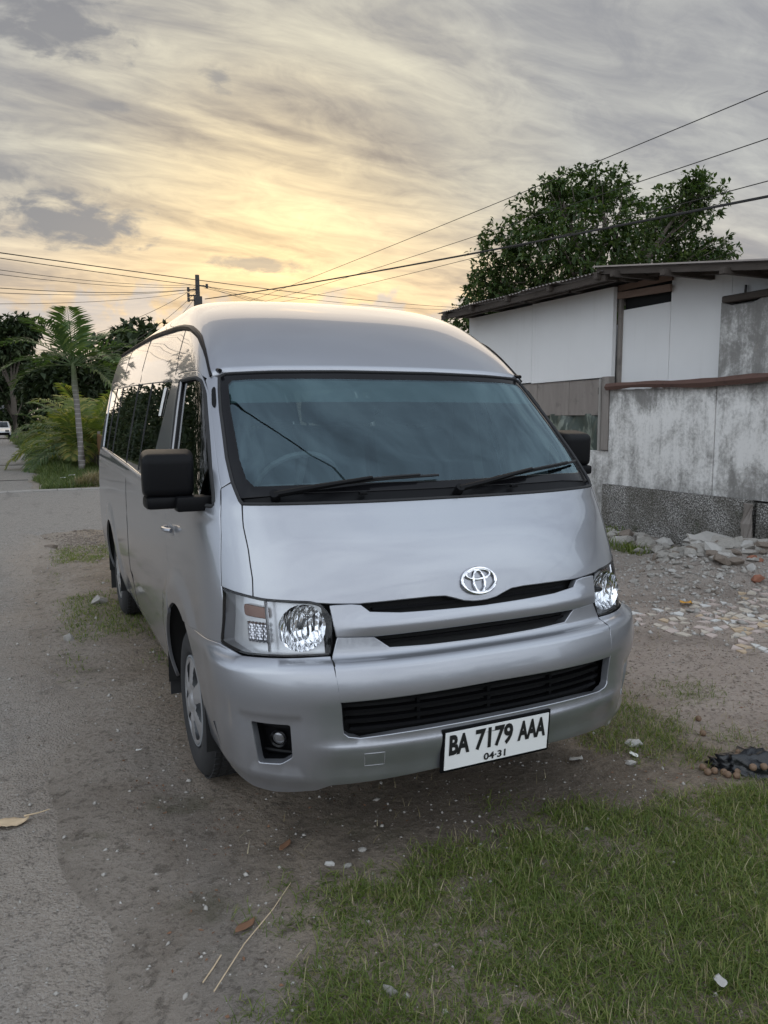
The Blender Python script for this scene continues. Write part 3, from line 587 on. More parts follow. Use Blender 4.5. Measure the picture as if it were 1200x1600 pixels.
# arc-length table at ref level
_ut=np.concatenate([np.linspace(0,1,400)**1.0,np.linspace(1,2,50)[1:],np.linspace(2,3,200)[1:]])
_p=hull_u(_ut,np.full_like(_ut,.95)); _st=np.concatenate([[0],np.cumsum(np.linalg.norm(np.diff(_p,axis=0),axis=1))])
SMAX=_st[-1]
def s2u(s): return np.sign(s)*np.interp(np.abs(s),_st,_ut)
def u2s(u): return np.sign(u)*np.interp(np.abs(u),_ut,_st)
def hull(s,z): return hull_u(s2u(s),z)
def hull_normal(s, z, e=.004):
    a = hull(s+e, z)-hull(s-e, z); b = hull(s, np.minimum(z+e, 2.2399))-hull(s, z-e)
    n = np.cross(a, b); return n/np.linalg.norm(n, axis=-1, keepdims=True).clip(1e-9)
_UG = np.linspace(0, 3, 2400)
def s_of(y, z, sg=-1):                                   # surface coordinate of a point given by (y, z) on one side
    yy = hull_u(_UG, np.full_like(_UG, z))[:, 1]; return sg*float(u2s(np.interp(y, yy, _UG)))
def S_of(pts, sg=-1): return [(s_of(y, z, sg), z) for y, z in pts]
def surf(s, z, off):
    s = np.asarray(s, float); z = np.asarray(z, float)
    return hull(s, z)+hull_normal(s, z)*np.asarray(off)[..., None]
def densify(loop, res):
    out = []
    for i, a in enumerate(loop):
        b = loop[(i+1) % len(loop)]; n = max(1, int(math.ceil(math.hypot(b[0]-a[0], b[1]-a[1])/res)))
        for k in range(n): out.append((a[0]+(b[0]-a[0])*k/n, a[1]+(b[1]-a[1])*k/n))
    return out
def round_loop(loop, r, n=5):
    out = []; N = len(loop)
    for i in range(N):
        p = np.array(loop[i]); a = np.array(loop[i-1]); b = np.array(loop[(i+1) % N])
        da, db = np.linalg.norm(a-p), np.linalg.norm(b-p); q = min(r, .45*da, .45*db)
        p0 = p+(a-p)/da*q; p1 = p+(b-p)/db*q
        for k in range(n+1):
            t = k/n; out.append(tuple((1-t)**2*p0+2*t*(1-t)*p+t*t*p1))
    return out
def inside(P, loops):
    x, y = P[:, 0], P[:, 1]; c = np.zeros(len(P), bool)
    for lp in loops:
        L = np.array(lp); x0, y0 = L[:, 0], L[:, 1]; x1, y1 = np.roll(x0, -1), np.roll(y0, -1)
        for a, b, d, e in zip(x0, y0, x1, y1):
            if b == e: continue
            m = ((b > y) != (e > y)) & (x < (d-a)*(y-b)/(e-b)+a); c ^= m
    return c
def edge_dist(P, loops):
    best = np.full(len(P), 9.)
    for lp in loops:
        L = np.array(lp); A = L; B = np.roll(L, -1, 0)
        for a, b in zip(A, B):
            ab = b-a; t = np.clip(((P-a)@ab)/max(ab@ab, 1e-12), 0, 1); best = np.minimum(best, np.linalg.norm(P-(a+t[:, None]*ab), axis=1))
    return best
def panel(name, outer, holes, mat, parent, off=0.0, thick=.016, res=.03, edge=.004, **props):
    """a curved sheet cut to an outline given on the hull, with a rolled edge and returned rim"""
    offf = off if callable(off) else (lambda s, z, o=off: np.full(np.shape(s), o))
    loops = [densify(l, res) for l in [outer]+list(holes)]
    B = np.array([p for l in loops for p in l]); lo, hi = B.min(0), B.max(0)
    gx = np.arange(lo[0]+res*.5, hi[0], res); gy = np.arange(lo[1]+res*.43, hi[1], res*.87)
    GX, GY = np.meshgrid(gx, gy); GX = GX+(np.arange(len(gy)) % 2)[:, None]*res*.5; Pg = np.stack([GX.ravel(), GY.ravel()], 1)
    Pg = Pg[inside(Pg, loops)]
    if len(Pg): Pg = Pg[edge_dist(Pg, loops) > res*.55]
    A = np.concatenate([B, Pg]) if len(Pg) else B
    E = []; b = 0
    for l in loops: E += [(b+i, b+(i+1) % len(l)) for i in range(len(l))]; b += len(l)
    vs, es, fs, *_ = geometry.delaunay_2d_cdt([Vector(p) for p in A], E, [], 0, 1e-7)
    V2 = np.array([(v[0], v[1]) for v in vs]); F = np.array([f[:3] for f in fs if len(f) == 3])
    cen = V2[F].mean(1); F = F[inside(cen, loops)]
    nx = V2[F]; ar = (nx[:, 1, 0]-nx[:, 0, 0])*(nx[:, 2, 1]-nx[:, 0, 1])-(nx[:, 1, 1]-nx[:, 0, 1])*(nx[:, 2, 0]-nx[:, 0, 0])
    F[ar < 0] = F[ar < 0][:, ::-1]
    s, z = V2[:, 0], V2[:, 1]; e = .004
    P = surf(s, z, offf(s, z))
    ts = surf(s+e, z, offf(s+e, z))-surf(s-e, z, offf(s-e, z)); tz = surf(s, z+e, offf(s, z+e))-surf(s, z-e, offf(s, z-e))
    NN = np.cross(ts, tz); NN /= np.linalg.norm(NN, axis=1, keepdims=True).clip(1e-9)
    cnt = {}
    for f in F:
        for i in range(3):
            a, b_ = int(f[i]), int(f[(i+1) % 3]); cnt[(a, b_)] = cnt.get((a, b_), 0)+1
    bd = [(a, b_) for (a, b_) in cnt if (b_, a) not in cnt]
    V = [tuple(p) for p in P]; FF = [tuple(f) for f in F]; nor = [tuple(n) for n in NN]
    idx = sorted({i for ed in bd for i in ed}); m1 = {}; m2 = {}; m3 = {}
    outw = {i: np.zeros(3) for i in idx}
    for a, b_ in bd:
        t = P[b_]-P[a]; w = np.cross(t, NN[a]); l = np.linalg.norm(w)
        if l > 1e-9: outw[a] += w/l; outw[b_] += w/l
    for i in idx:
        w = outw[i]; l = np.linalg.norm(w); w = w/l if l > 1e-6 else w
        m1[i] = len(V); V.append(tuple(P[i]+w*edge*.7-NN[i]*edge*.3)); nor.append(tuple((NN[i]*.7+w*.7)))
        m2[i] = len(V); V.append(tuple(P[i]+w*edge-NN[i]*edge)); nor.append(tuple(w if l > 1e-6 else NN[i]))
        m3[i] = len(V); V.append(tuple(P[i]+w*edge-NN[i]*max(thick, edge*1.5))); nor.append(tuple(w if l > 1e-6 else NN[i]))
    for a, b_ in bd:
        FF.append((a, m1[a], m1[b_], b_)); FF.append((m1[a], m2[a], m2[b_], m1[b_])); FF.append((m2[a], m3[a], m3[b_], m2[b_]))
    me = mesh(name, V, FF, True)
    me.normals_split_custom_set_from_vertices([Vector(n).normalized() for n in nor])
    return link(name, me, mat, parent, **props)
def mir(loop): return [(-s, z) for s, z in loop]
def sstep(x, a, b):
    t = np.clip((x-a)/(b-a), 0, 1); return t*t*(3-2*t)
# ------------------------------------------------------------------ the van
van = thing('minibus', 'silver high-roof minibus with black door mirrors parked on the dirt verge', 'minibus')
WY = (1.05, 4.16); WZ = .335
def symm(half):                                          # half: points s<=0 .. s=0 -> closed by mirroring
    return half+[(-s, z) for s, z in half[::-1] if abs(s) > 1e-6]
# gutter line (y, z) from A-pillar top to the rear
GUT = [(.945, 1.757), (1.04, 1.83), (1.133, 1.892), (1.255, 1.955), (1.42, 2.003), (1.62, 2.03), (1.86, 2.05), (2.4, 2.08), (2.94, 2.107), (4.0, 2.125), (4.95, 2.13)]
# --- roof with its sloping front
def zlow(s):
    a = np.abs(s); gs = np.array([0, .25, .6, .89, .915]+[abs(s_of(y, z)) for y, z in GUT]+[SMAX]); gz = np.array([1.789, 1.788, 1.782, 1.772, 1.764]+[z for y, z in GUT]+[2.13])
    o = np.argsort(gs); return np.interp(a, gs[o], gz[o])
sv = np.unique(np.concatenate([np.linspace(0, 1.6, 90), np.linspace(1.6, 5.0, 60), np.linspace(5.0, SMAX, 40)])); sv = np.concatenate([-sv[::-1][:-1], sv]); nv = 44
v = np.linspace(0, 1, nv); gv = 1-(1-v)**2.4
SS, VV = np.meshgrid(sv, gv, indexing='ij'); zl = zlow(SS); ZZ = zl+(2.2396-zl)*VV
lift = .006*(1-sstep(VV, .0, .05))
P = surf(SS, ZZ, lift*0+.003); ns = len(sv)
F = [(i*nv+j, (i+1)*nv+j, (i+1)*nv+j+1, i*nv+j+1) for i in range(ns-1) for j in range(nv-1)]
Vr = P.reshape(-1, 3).tolist(); nb = len(Vr)
low = P[:, 0]-hull_normal(SS[:, 0], ZZ[:, 0])*.016; Vr += low.tolist()
F += [(i*nv, nb+i, nb+i+1, (i+1)*nv) for i in range(ns-1)]
F.append(tuple(i*nv+nv-1 for i in range(ns)))
link('roof', mesh('roof', Vr, F, True), 'silver_paint', van)
for yy in (2.45, 3.6):                                     # pressed ribs in the high roof
    pass
# --- bonnet
BON = [(-.843, 1.274), (-.845, 1.2), (-.835, 1.122), (-.832, 1.027), (-.839, .967), (-.80, .964), (-.69, .959), (-.58, .950), (-.469, .945), (-.32, .948), (-.20, .949),
       (-.142, .946), (-.105, .935), (-.07, .923), (-.03, .917), (0, .916)]
top = [(0, 1.277), (-.4, 1.277), (-.7, 1.276)]
bon = symm(BON)+[(.7, 1.276), (.4, 1.277)]+top
def bon_off(s, z):
    return .006*np.exp(-((np.abs(s)-.0)/.45)**4)*sstep(z, .95, 1.05)*(1-sstep(z, 1.15, 1.27))
panel('bonnet', bon, [], 'silver_paint', van, off=bon_off, res=.03)
# --- cowl, windscreen frame, windscreen
FR_O = [(-.906, 1.758), (-.911, 1.70), (-.911, 1.62), (-.897, 1.438), (-.876, 1.347), (-.855, 1.300)]
fr_out = [(0, 1.783), (-.25, 1.783), (-.6, 1.777), (-.86, 1.768)]+FR_O
GL_I = [(0, 1.756), (-.4, 1.756), (-.7, 1.752), (-.835, 1.745), (-.862, 1.725), (-.862, 1.62), (-.843, 1.438), (-.822, 1.365), (-.79, 1.337), (-.6, 1.342), (-.39, 1.344), (0, 1.340)]
gl = GL_I+[(-s, z) for s, z in GL_I[::-1] if abs(s) > 1e-6]
fo = fr_out+[(-.6, 1.318), (0, 1.318)]; fo = fo+[(-s, z) for s, z in fo[::-1] if abs(s) > 1e-6]
panel('windscreen_frame', fo, [gl], 'gloss_black', van, off=-.002, res=.04, thick=.02)
panel('windscreen', gl, [], 'windscreen_glass', van, off=-.004, res=.05, thick=.004, edge=.002)
sb = [(0, 1.760), (-.4, 1.760), (-.7, 1.756), (-.845, 1.748), (-.868, 1.725), (-.868, 1.655), (-.5, 1.660), (0, 1.662)]; panel('pale_band', sb+[(-s, z) for s, z in sb[::-1] if abs(s) > 1e-6], [], 'pale_band', van, off=-.012, res=.06, thick=.002, edge=.001)  # pale translucent strip across the top of the windscreen, just behind the glass
cw = [(0, 1.315), (-.6, 1.315), (-.853, 1.298), (-.848, 1.280), (-.6, 1.281), (0, 1.282)]; cw = cw+[(-s, z) for s, z in cw[::-1] if abs(s) > 1e-6]
panel('cowl', cw, [], 'black_plastic', van, off=lambda s, z: -.006-.012*(1-sstep(z, 1.285, 1.31)), res=.02, thick=.03)
seal = MB(); pts = [(0, 1.786), (-.25, 1.786), (-.6, 1.780), (-.87, 1.770), (-.912, 1.755), (-.916, 1.70), (-.916, 1.62), (-.901, 1.438), (-.880, 1.347), (-.857, 1.290), (-.846, 1.2775), (-.6, 1.279), (0, 1.2795)]
pts = densify(pts, .05)[:-1] if False else pts
full = pts+[(-s, z) for s, z in pts[::-1][1:]]; fd_ = densify(full, .04)
Q = surf([p[0] for p in fd_], [p[1] for p in fd_], np.full(len(fd_), -.001)); seal.tube([*Q, Q[0]], .007, 6); seal.make('windscreen_seal', 'rubber', van, True)
sun = MB()
# --- grille: garnish bar, bumper centre, backing, slats
GB = [(-.572, .938), (-.50, .938), (-.468, .934), (-.440, .911), (-.33, .901), (-.17, .897), (0, .894)]
gb = GB+[(-s, z) for s, z in GB[::-1][1:]]+[(.560, .839), (.428, .833), (.23, .836), (0, .837), (-.23, .836), (-.428, .833), (-.560, .839)]
def gb_off(s, z):
    t = (z-.865)/.035; return .012+.014*np.exp(-t*t)*(1-.8*sstep(np.abs(s), .44, .57))
panel('grille_bar', gb, [], 'silver_paint', van, off=gb_off, res=.018, thick=.03)
BC = [(-.557, .832), (-.432, .826), (-.379, .786), (-.237, .781), (0, .778)]
bc = BC+[(-s, z) for s, z in BC[::-1][1:]]+[(.580, .767), (.578, .634), (.37, .637), (0, .641), (-.37, .637), (-.578, .634), (-.580, .767)]
def bump_prof(z): return .040*(1-sstep(z, .730, .772))-.018*(1-sstep(z, .54, .715))
def bc_off(s, z):
    return .006+bump_prof(z)
panel('bumper_centre', bc, [], 'silver_paint', van, off=bc_off, res=.018, thick=.05)
# --- front bumper with its corners
ar = lambda a, yc, r: (yc+r*math.cos(a), .345+r*math.sin(a))
RA = .435
front_arc = [ar(math.radians(t), WY[0], RA) for t in range(114, 191, 8)]          # front edge of the front arch, top to bottom
b_left = [(-.590, .770), (-.75, .765), (-.902, .762), (-.939, .769), (-1.018, .782)]+S_of([p for p in front_arc if p[1] < .775 and p[1] > .33])
b_left += [(-1.235, .322), (-1.098, .318), (-.935, .286), (-.848, .284), (-.685, .306), (-.63, .330), (-.40, .345), (-.2, .358), (0, .362)]
inner = [(0, .508), (-.2, .508), (-.37, .506), (-.52, .502), (-.560, .508), (-.576, .522), (-.5775, .55), (-.5775, .62), (-.580, .64), (-.583, .70)]
bl = b_left+[(-s, z) for s, z in b_left[::-1][1:]]+[(-s, z) for s, z in inner[::-1]]+inner[1:]
fog = round_loop([(-.897, .552), (-.748, .553), (-.752, .432), (-.797, .402), (-.889, .393)], .012, 3)
def fb_off(s, z):
    a = np.abs(s); k = 1-sstep(a, .92, 1.20)
    o = .006+bump_prof(z)*(.10+.90*k)
    # bevelled surround of the fog lamp, lower lip
    d = np.maximum(np.abs(a-.82)-.085, np.abs(z-.475)-.085)
    o = o-.010*(1-sstep(d, -.01, .035))*k
    o = o+.014*((1-sstep(z, .482, .503))-(1-sstep(z, .385, .470)))*(1-sstep(a, .58, .72))-.012*(1-sstep(z, .30, .36))
    return o
panel('front_bumper', bl, [fog, mir(fog)], 'silver_paint', van, off=fb_off, res=.022, thick=.03)
lipm = MB(); Q = surf(*np.array(densify([(-.66, .316), (-.4, .338), (-.2, .350), (0, .354), (.2, .350), (.4, .338), (.66, .316)], .05)[:-14]).T, np.full(1, -.004)) if False else None
ls = np.linspace(-.66, .66, 40); lz = .352-.036*(np.abs(ls)/.66)**1.6
Q = surf(ls, lz, np.full(40, -.006)); lipm.tube(list(Q), .006, 6); lipm.make('bumper_lip', 'trim_grey', van, True)
tow = [(-.51, .405), (-.44, .405), (-.44, .455), (-.51, .455)]                     # tow eye cover
mb = MB(); q = densify(tow, .02); q.append(q[0]); Q = surf([p[0] for p in q], [p[1] for p in q], fb_off(np.array([p[0] for p in q]), np.array([p[1] for p in q]))); mb.tube(list(Q), .0016, 4); mb.make('tow_cover', 'trim_grey', van)
gr = link('grille', None, None, van) if False else None
def bar(mbx, loop_s, z, o, h, d): pass
def hull_strip(name, s0, s1, z, h, off, depth, mat, parent, n=26, bow=0.0):
    ss = np.linspace(s0, s1, n); zz = z+bow*(1-(ss/max(abs(s0), abs(s1)))**2); V = []; nn = hull_normal(ss, zz)
    for dz, do in ((h/2, -depth), (h/2, 0), (-h/2, 0), (-h/2, -depth)):
        V += (hull(ss, zz)+np.array([0, 0, 1])*dz+nn*(off+do)).tolist()
    F = [(k*n+i, k*n+i+1, ((k+1) % 4)*n+i+1, ((k+1) % 4)*n+i) for k in range(4) for i in range(n-1)]+[(0, n, 2*n, 3*n), (n-1, 4*n-1, 3*n-1, 2*n-1)]
    m_ = MB(); m_.add(V, F); return m_.make(name, mat, parent)
back = panel('grille', [(-.60, .96), (.60, .96), (.60, .49), (-.60, .49)], [], 'dark_void', van, off=-.045, res=.06)
for z, w, hh in [(.615, .565, .010), (.583, .565, .012), (.551, .565, .012), (.522, .55, .012), (.808, .40, .010), (.922, .42, .010)]:
    hull_strip('grille_slat', -w, w, z, hh, -.012 if z < .7 else -.02, .03, 'black_plastic', back)
for s_ in (-.29, 0.0, .29):
    hull_strip('grille_strut', s_-.006, s_+.006, .568, .115, -.022, .02, 'black_plastic', back, n=3)
# --- emblem: three chromed ellipses standing on the bonnet
em = MB(); sn = hull_normal(np.array(0.), np.array(.983)); c0 = hull(np.array(0.), np.array(.983)); up = np.array([0, -sn[2], sn[1]]); up = up/np.linalg.norm(up); up = up*np.sign(up[2])
def oval(rx, rz, cz, r, lift=.010):
    return [Vector(c0)+Vector((math.cos(t)*rx, 0, 0))+Vector(up)*(cz+math.sin(t)*rz)+Vector(sn)*lift for t in np.linspace(0, 2*PI, 41)], r
for pts_, r in (oval(.071, .0475, 0, .0062), oval(.0235, .041, -.003, .0048), oval(.050, .0185, .0235, .0046)): em.tube(pts_, r, 8, False)
em.make('emblem', 'chrome', van, True)
# --- headlights
for sg in (-1, 1):
    H = lambda L: [(s*(-sg), z) for s, z in L]            # lists are written for the side with s<0
    hl_ = [(-.973, .982), (-.801, .960), (-.640, .954), (-.604, .944), (-.571, .900), (-.578, .83), (-.589, .777), (-.75, .773), (-.902, .770), (-.939, .777), (-1.014, .790), (-.99, .88)]
    hl = round_loop(H(hl_), .012, 3)
    lamp = panel('headlight', hl, [], 'lamp_silver', van, off=-.055, res=.03, thick=.004)
    panel('lens', hl, [], 'lamp_glass', lamp, off=.003, res=.03, thick=.006)
    rim = MB(); q = densify(hl, .02); q.append(q[0]); q = np.array(q)
    rim.tube(list(surf(q[:, 0], q[:, 1], np.full(len(q), -.004))), .006, 6); rim.make('lamp_rim', 'black_plastic', lamp, True)
    # side wall of the housing
    wl = np.array(densify(hl, .02)); a_ = surf(wl[:, 0], wl[:, 1], np.full(len(wl), -.008)); b_ = surf(wl[:, 0], wl[:, 1], np.full(len(wl), -.056)); n_ = len(wl)
    mb = MB(); mb.add(a_.tolist()+b_.tolist(), [(i, (i+1) % n_, n_+(i+1) % n_, n_+i) for i in range(n_)]); mb.make('lamp_housing', 'trim_grey', lamp, True)
    # main bowl
    cs, cz_ = sg*.688, .872; cc = surf(np.array(cs), np.array(cz_), np.array(-.040)); nn = hull_normal(np.array(cs), np.array(cz_)); ax = Vector(nn)*.35+Vector((0, -1, 0))*.65; ax.normalize()
    e1 = ax.cross(Vector((0, 0, 1))).normalized(); e2 = e1.cross(ax)
    V = []; nR, nT = 9, 40
    for i in range(nR):
        r = .010+.068*i/(nR-1); dpt = .046*((r/.078)**2)-.004
        for k in range(nT):
            t = 2*PI*k/nT; V.append(Vector(cc)+e1*math.cos(t)*r*1.06+e2*math.sin(t)*r*1.05+ax*dpt)
    mb = MB(); mb.add(V, [(i*nT+k, i*nT+(k+1) % nT, (i+1)*nT+(k+1) % nT, (i+1)*nT+k) for i in range(nR-1) for k in range(nT)]); mb.make('lamp_bowl', 'bowl_facets', lamp, True)
    mb = MB(); mb.lathe([(0, .001), (0, .012), (.03, .012), (.042, .006), (.042, .001)], 14, (0, 0, 0), 'z'); rot = Vector((0, 0, 1)).rotation_difference(ax).to_matrix()
    mb.V = [tuple(rot @ Vector(v)+Vector(cc)-ax*.02) for v in mb.V]; mb.make('bulb', 'gloss_black', lamp, True)
    mb = MB(); zz = np.linspace(.783, .955, 9); mb.tube(list(surf(np.full(9, sg*.800), zz, np.full(9, -.010))), .006, 6); mb.make('lamp_divider', 'chrome', lamp, True)
    panel('turn_signal', round_loop(H([(-.905, .935), (-.812, .928), (-.812, .895), (-.905, .900)]), .008, 2), [], 'amber_lens', lamp, off=-.030, res=.02, thick=.02)
    m_t = MB()
    for i in range(6):
        for j in range(4):
            s_ = sg*(.818+i*.016); z_ = .815+j*.018; q = surf(np.array(s_), np.array(z_), np.array(-.040)); m_t.box(q, (.011, .012, .012), Matrix.Rotation(.6, 3, 'X'))
    m_t.make('side_reflector', 'chrome', lamp)
# --- fog lamps
for sg in (-1, 1):
    H = lambda L: [(s*(-sg), z) for s, z in L]
    fp = H(fog); rec = panel('fog_lamp', round_loop(H([(-.902, .557), (-.743, .558), (-.747, .428), (-.797, .397), (-.894, .388)]), .012, 3), [], 'black_plastic', van, off=-.050, res=.03)
    wl = np.array(densify(fp, .02)); n_ = len(wl); a_ = surf(wl[:, 0], wl[:, 1], np.full(n_, -.010)); b_ = surf(wl[:, 0], wl[:, 1], np.full(n_, -.051))
    mb = MB(); mb.add(a_.tolist()+b_.tolist(), [(i, (i+1) % n_, n_+(i+1) % n_, n_+i) for i in range(n_)]); mb.make('fog_surround', 'black_plastic', rec, True)
    for zf in (.522, .420):
        ss = np.linspace(sg*.755, sg*.888, 6); mb = MB(); mb.tube(list(surf(ss, np.full(6, zf), np.full(6, -.034))), .007, 6); mb.make('fog_fin', 'black_plastic', rec, True)
    cf = surf(np.array(sg*.825), np.array(.468), np.array(-.046)); nf = Vector(hull_normal(np.array(sg*.825), np.array(.468))); rot = Vector((0, 0, 1)).rotation_difference(nf).to_matrix()
    mb = MB(); mb.lathe([(0, .03), (.012, .034), (.016, .030), (.012, .024)], 24, (0, 0, 0), 'z'); mb.V = [tuple(rot @ Vector(v)+Vector(cf)) for v in mb.V]; mb.make('fog_rim', 'gloss_black', rec, True)
    mb = MB(); mb.lathe([(.006, .0005), (.004, .026), (.009, .020), (.012, .010), (.013, .0005)], 20, (0, 0, 0), 'z'); mb.V = [tuple(rot @ Vector(v)+Vector(cf)) for v in mb.V]; mb.make('fog_lens', 'bulb_glass', rec, True)
    sl = [(1.055, .535), (1.115, .47), (1.20, .385), (1.215, .372)]
    mb = MB(); q = [(sg*1.16, .468), (sg*1.11, .395), (sg*1.075, .355)]; q = np.array(q); mb.tube(list(surf(q[:, 0], q[:, 1], np.full(3, .010))), .0035, 5); mb.make('bumper_strip', 'gloss_black', van, True)
# --- body sides, pillars, fenders, doors
DOOR_TOP = [(.960, 1.745), (1.0, 1.768), (1.06, 1.782), (1.26, 1.795), (1.50, 1.799)]
def arch_off(s, z):
    sh = np.shape(s); y = hull(s, z)[..., 1]; o = np.zeros(sh)
    for wy, rr in ((WY[0], .50), (WY[1], .50)):
        r = np.hypot(y-wy, z-.345); o = np.maximum(o, .013*sstep(r, .60, .50)*(z > .15)*sstep(z, .25, .45))
    o = o-.007*(1-sstep(z, .555, .585))*sstep(y, 1.45, 1.6)*(1-sstep(y, 3.5, 3.65))
    o = o+.004*sstep(z, 1.868, 1.882)
    o = o+.004*np.exp(-((z-1.235)/.02)**2)
    return o
for sg in (-1, 1):
    T = lambda L: S_of(L, sg); H = lambda L: [(s*(-sg), z) for s, z in L]
    # A-pillar
    ap = H([(-.919, 1.752), (-.922, 1.70), (-.921, 1.62), (-.906, 1.438), (-.885, 1.357), (-.940, 1.333), (-.956, 1.439), (-.970, 1.545), (-.988, 1.686), (-1.020, 1.742), (-1.0, 1.762), (-.96, 1.760)])
    panel('pillar', ap, [], 'silver_paint', van, off=0.0, res=.03)
    vent = round_loop(H([(-.948, 1.712), (-.963, 1.700), (-.966, 1.640), (-.953, 1.628), (-.946, 1.650)]), .006, 2)
    panel('pillar_vent', vent, [], 'black_plastic', van, off=.006, res=.02, thick=.01)
    fen = H([(-.880, 1.349), (-.862, 1.300), (-.853, 1.272), (-.852, 1.2), (-.842, 1.122), (-.839, 1.027), (-.846, .968), (-.975, .989), (-.980, .992), (-.953, 1.168), (-.940, 1.327)])
    panel('fender', fen, [], 'silver_paint', van, off=0.0, res=.03)
    # front door
    rear = [(1.515, 1.795), (1.50, 1.70), (1.39, 1.478), (1.335, 1.15), (1.305, 1.0)]
    arcd = [ar(math.radians(t), WY[0], RA) for t in range(52, 118, 6)]
    arcd = [p for p in arcd if p[0] < 1.31 and p[1] > .70]
    df = H([(-1.018, .789), (-.986, .90), (-.988, .986), (-.961, 1.168), (-.948, 1.328), (-.964, 1.439), (-.978, 1.545), (-.996, 1.686)])
    do = T(rear[::-1] if False else [])
    pl_ = df+T([(.985, 1.752), (1.02, 1.772), (1.07, 1.785), (1.26, 1.792)])+T(rear)+T([(1.30, .80)])+T(arcd)
    tail = T([ar(math.radians(114), WY[0], RA)]); pl_ = pl_+tail+H([(-1.25, .775)]) if False else pl_
    dw_ = round_loop(H([(-1.030, 1.69), (-1.075, 1.742), (-1.16, 1.758), (-1.30, 1.762)])+T([(1.44, 1.762), (1.40, 1.62), (1.345, 1.45), (1.30, 1.272)])+H([(-.995, 1.262), (-.990, 1.30), (-1.005, 1.42)]), .02, 3)
    dr = panel('front_door', pl_, [dw_], 'silver_paint', van, off=arch_off, res=.035)
    panel('door_window', dw_, [], 'door_glass', dr, off=-.012, res=.06, thick=.004)
    mb = MB(); q = np.array(densify(dw_, .03)); q = np.concatenate([q, q[:1]]); mb.tube(list(surf(q[:, 0], q[:, 1], np.full(len(q), -.003))), .009, 6); mb.make('window_seal', 'rubber', dr, True)
    # black upright and bright run channel at the rear of the door window
    bk = T([(1.395, 1.76), (1.455, 1.76), (1.415, 1.62), (1.36, 1.45), (1.315, 1.274), (1.262, 1.274), (1.30, 1.45), (1.352, 1.62)])
    panel('window_upright', bk, [], 'gloss_black', dr, off=-.004, res=.03, thick=.01)
    mb = MB(); q = np.array(T([(1.398, 1.757), (1.355, 1.62), (1.303, 1.45), (1.266, 1.276)])); mb.tube(list(surf(q[:, 0], q[:, 1], np.full(4, -.001))), .006, 5); mb.make('run_channel', 'trim_grey', dr, True)
    hb = T([(1.245, 1.115), (1.09, 1.115), (1.09, 1.075), (1.245, 1.075)])
    panel('handle_cup', round_loop(hb, .012, 3), [], 'trim_grey', dr, off=.001, res=.03, thick=.004)
    yy = np.linspace(1.105, 1.23, 8); q = np.array(T([(y, 1.098) for y in yy])); oo = .012+.024*np.sin(np.linspace(0, PI, 8))**.6
    mb = MB(); mb.tube(list(surf(q[:, 0], q[:, 1], oo)), .011, 8); mb.make('door_handle', 'silver_paint', dr, True)
    # side
    arcf = [ar(math.radians(t), WY[0], RA) for t in range(-4, 60, 8)]; arcf = [p for p in arcf if p[0] > 1.31][::-1]      # top -> bottom at the rear of the front arch
    arcr = [ar(math.radians(t), WY[1], RA) for t in range(-4, 186, 8)][::-1]                                             # front bottom over the top to rear bottom
    out_ = T([(1.312, .79)])+T([p for p in arcf if p[1] < .78])+T([(1.51, .30), (2.2, .30), (3.0, .30), (3.68, .30)])+T(arcr)
    out_ += T([(4.64, .30), (5.0, .33)])+[(sg*(SMAX-.006), .36), (sg*(SMAX-.006), 2.115)]+T([(y, z-.006) for y, z in GUT[::-1]])
    out_ += T([(.997, 1.766), (1.04, 1.783), (1.09, 1.793), (1.26, 1.800), (1.523, 1.803)])+T([(y+.006, z) for y, z in rear[1:]])
    win = round_loop(T([(1.655, 1.775), (2.9, 1.808), (4.0, 1.828), (4.93, 1.842), (4.80, 1.335), (4.0, 1.323), (3.0, 1.293), (1.95, 1.253)]), .035, 4)
    rw = [(sg*(SMAX-.74), 1.80), (sg*(SMAX-.03), 1.80), (sg*(SMAX-.03), 1.27), (sg*(SMAX-.74), 1.27)]; rw = round_loop(rw, .03, 3)
    bs = panel('body_side', out_, [win, rw], 'silver_paint', van, off=arch_off, res=.045)
    panel('rear_window', rw, [], 'privacy_glass', bs, off=-.006, res=.08, thick=.004)
    # window band split into three panes
    for k, (ya, yb, za, zb, zc, zd) in enumerate([((1.662, 1.958), (3.02, 3.02), 1.770, 1.806, 1.259, 1.297), ((3.045, 3.045), (3.98, 3.98), 1.807, 1.823, 1.298, 1.328), ((4.005, 4.005), (4.915, 4.79), 1.824, 1.837, 1.328, 1.341)]):
        lp = T([(ya[0], za), (yb[0], zb), (yb[1], zd), (ya[1], zc)])
        panel('side_window', round_loop(lp, .03, 3), [], 'privacy_glass', bs, off=-.006, res=.08, thick=.004)
    for y_ in (3.032, 3.992, 2.40, 4.45):
        z0, z1 = 1.275+(y_-1.95)*.026, 1.785+(y_-1.655)*.018
        q = np.array(T([(y_, z0), (y_, (z0+z1)/2), (y_, z1)])); mb = MB(); mb.tube(list(surf(q[:, 0], q[:, 1], np.full(3, -.008))), .008, 5); mb.make('window_divider', 'gloss_black', bs, True)
    mb = MB(); q = np.array(densify(T([(1.96, 1.250), (3.0, 1.290), (4.0, 1.320), (4.8, 1.332)]), .1)[:-30]) if False else np.array(T([(y, 1.250+(y-1.96)*.029) for y in np.linspace(1.97, 4.8, 30)]))
    mb.tube(list(surf(q[:, 0], q[:, 1], np.full(len(q), .003))), .007, 6); mb.make('belt_moulding', 'trim_grey', bs, True)
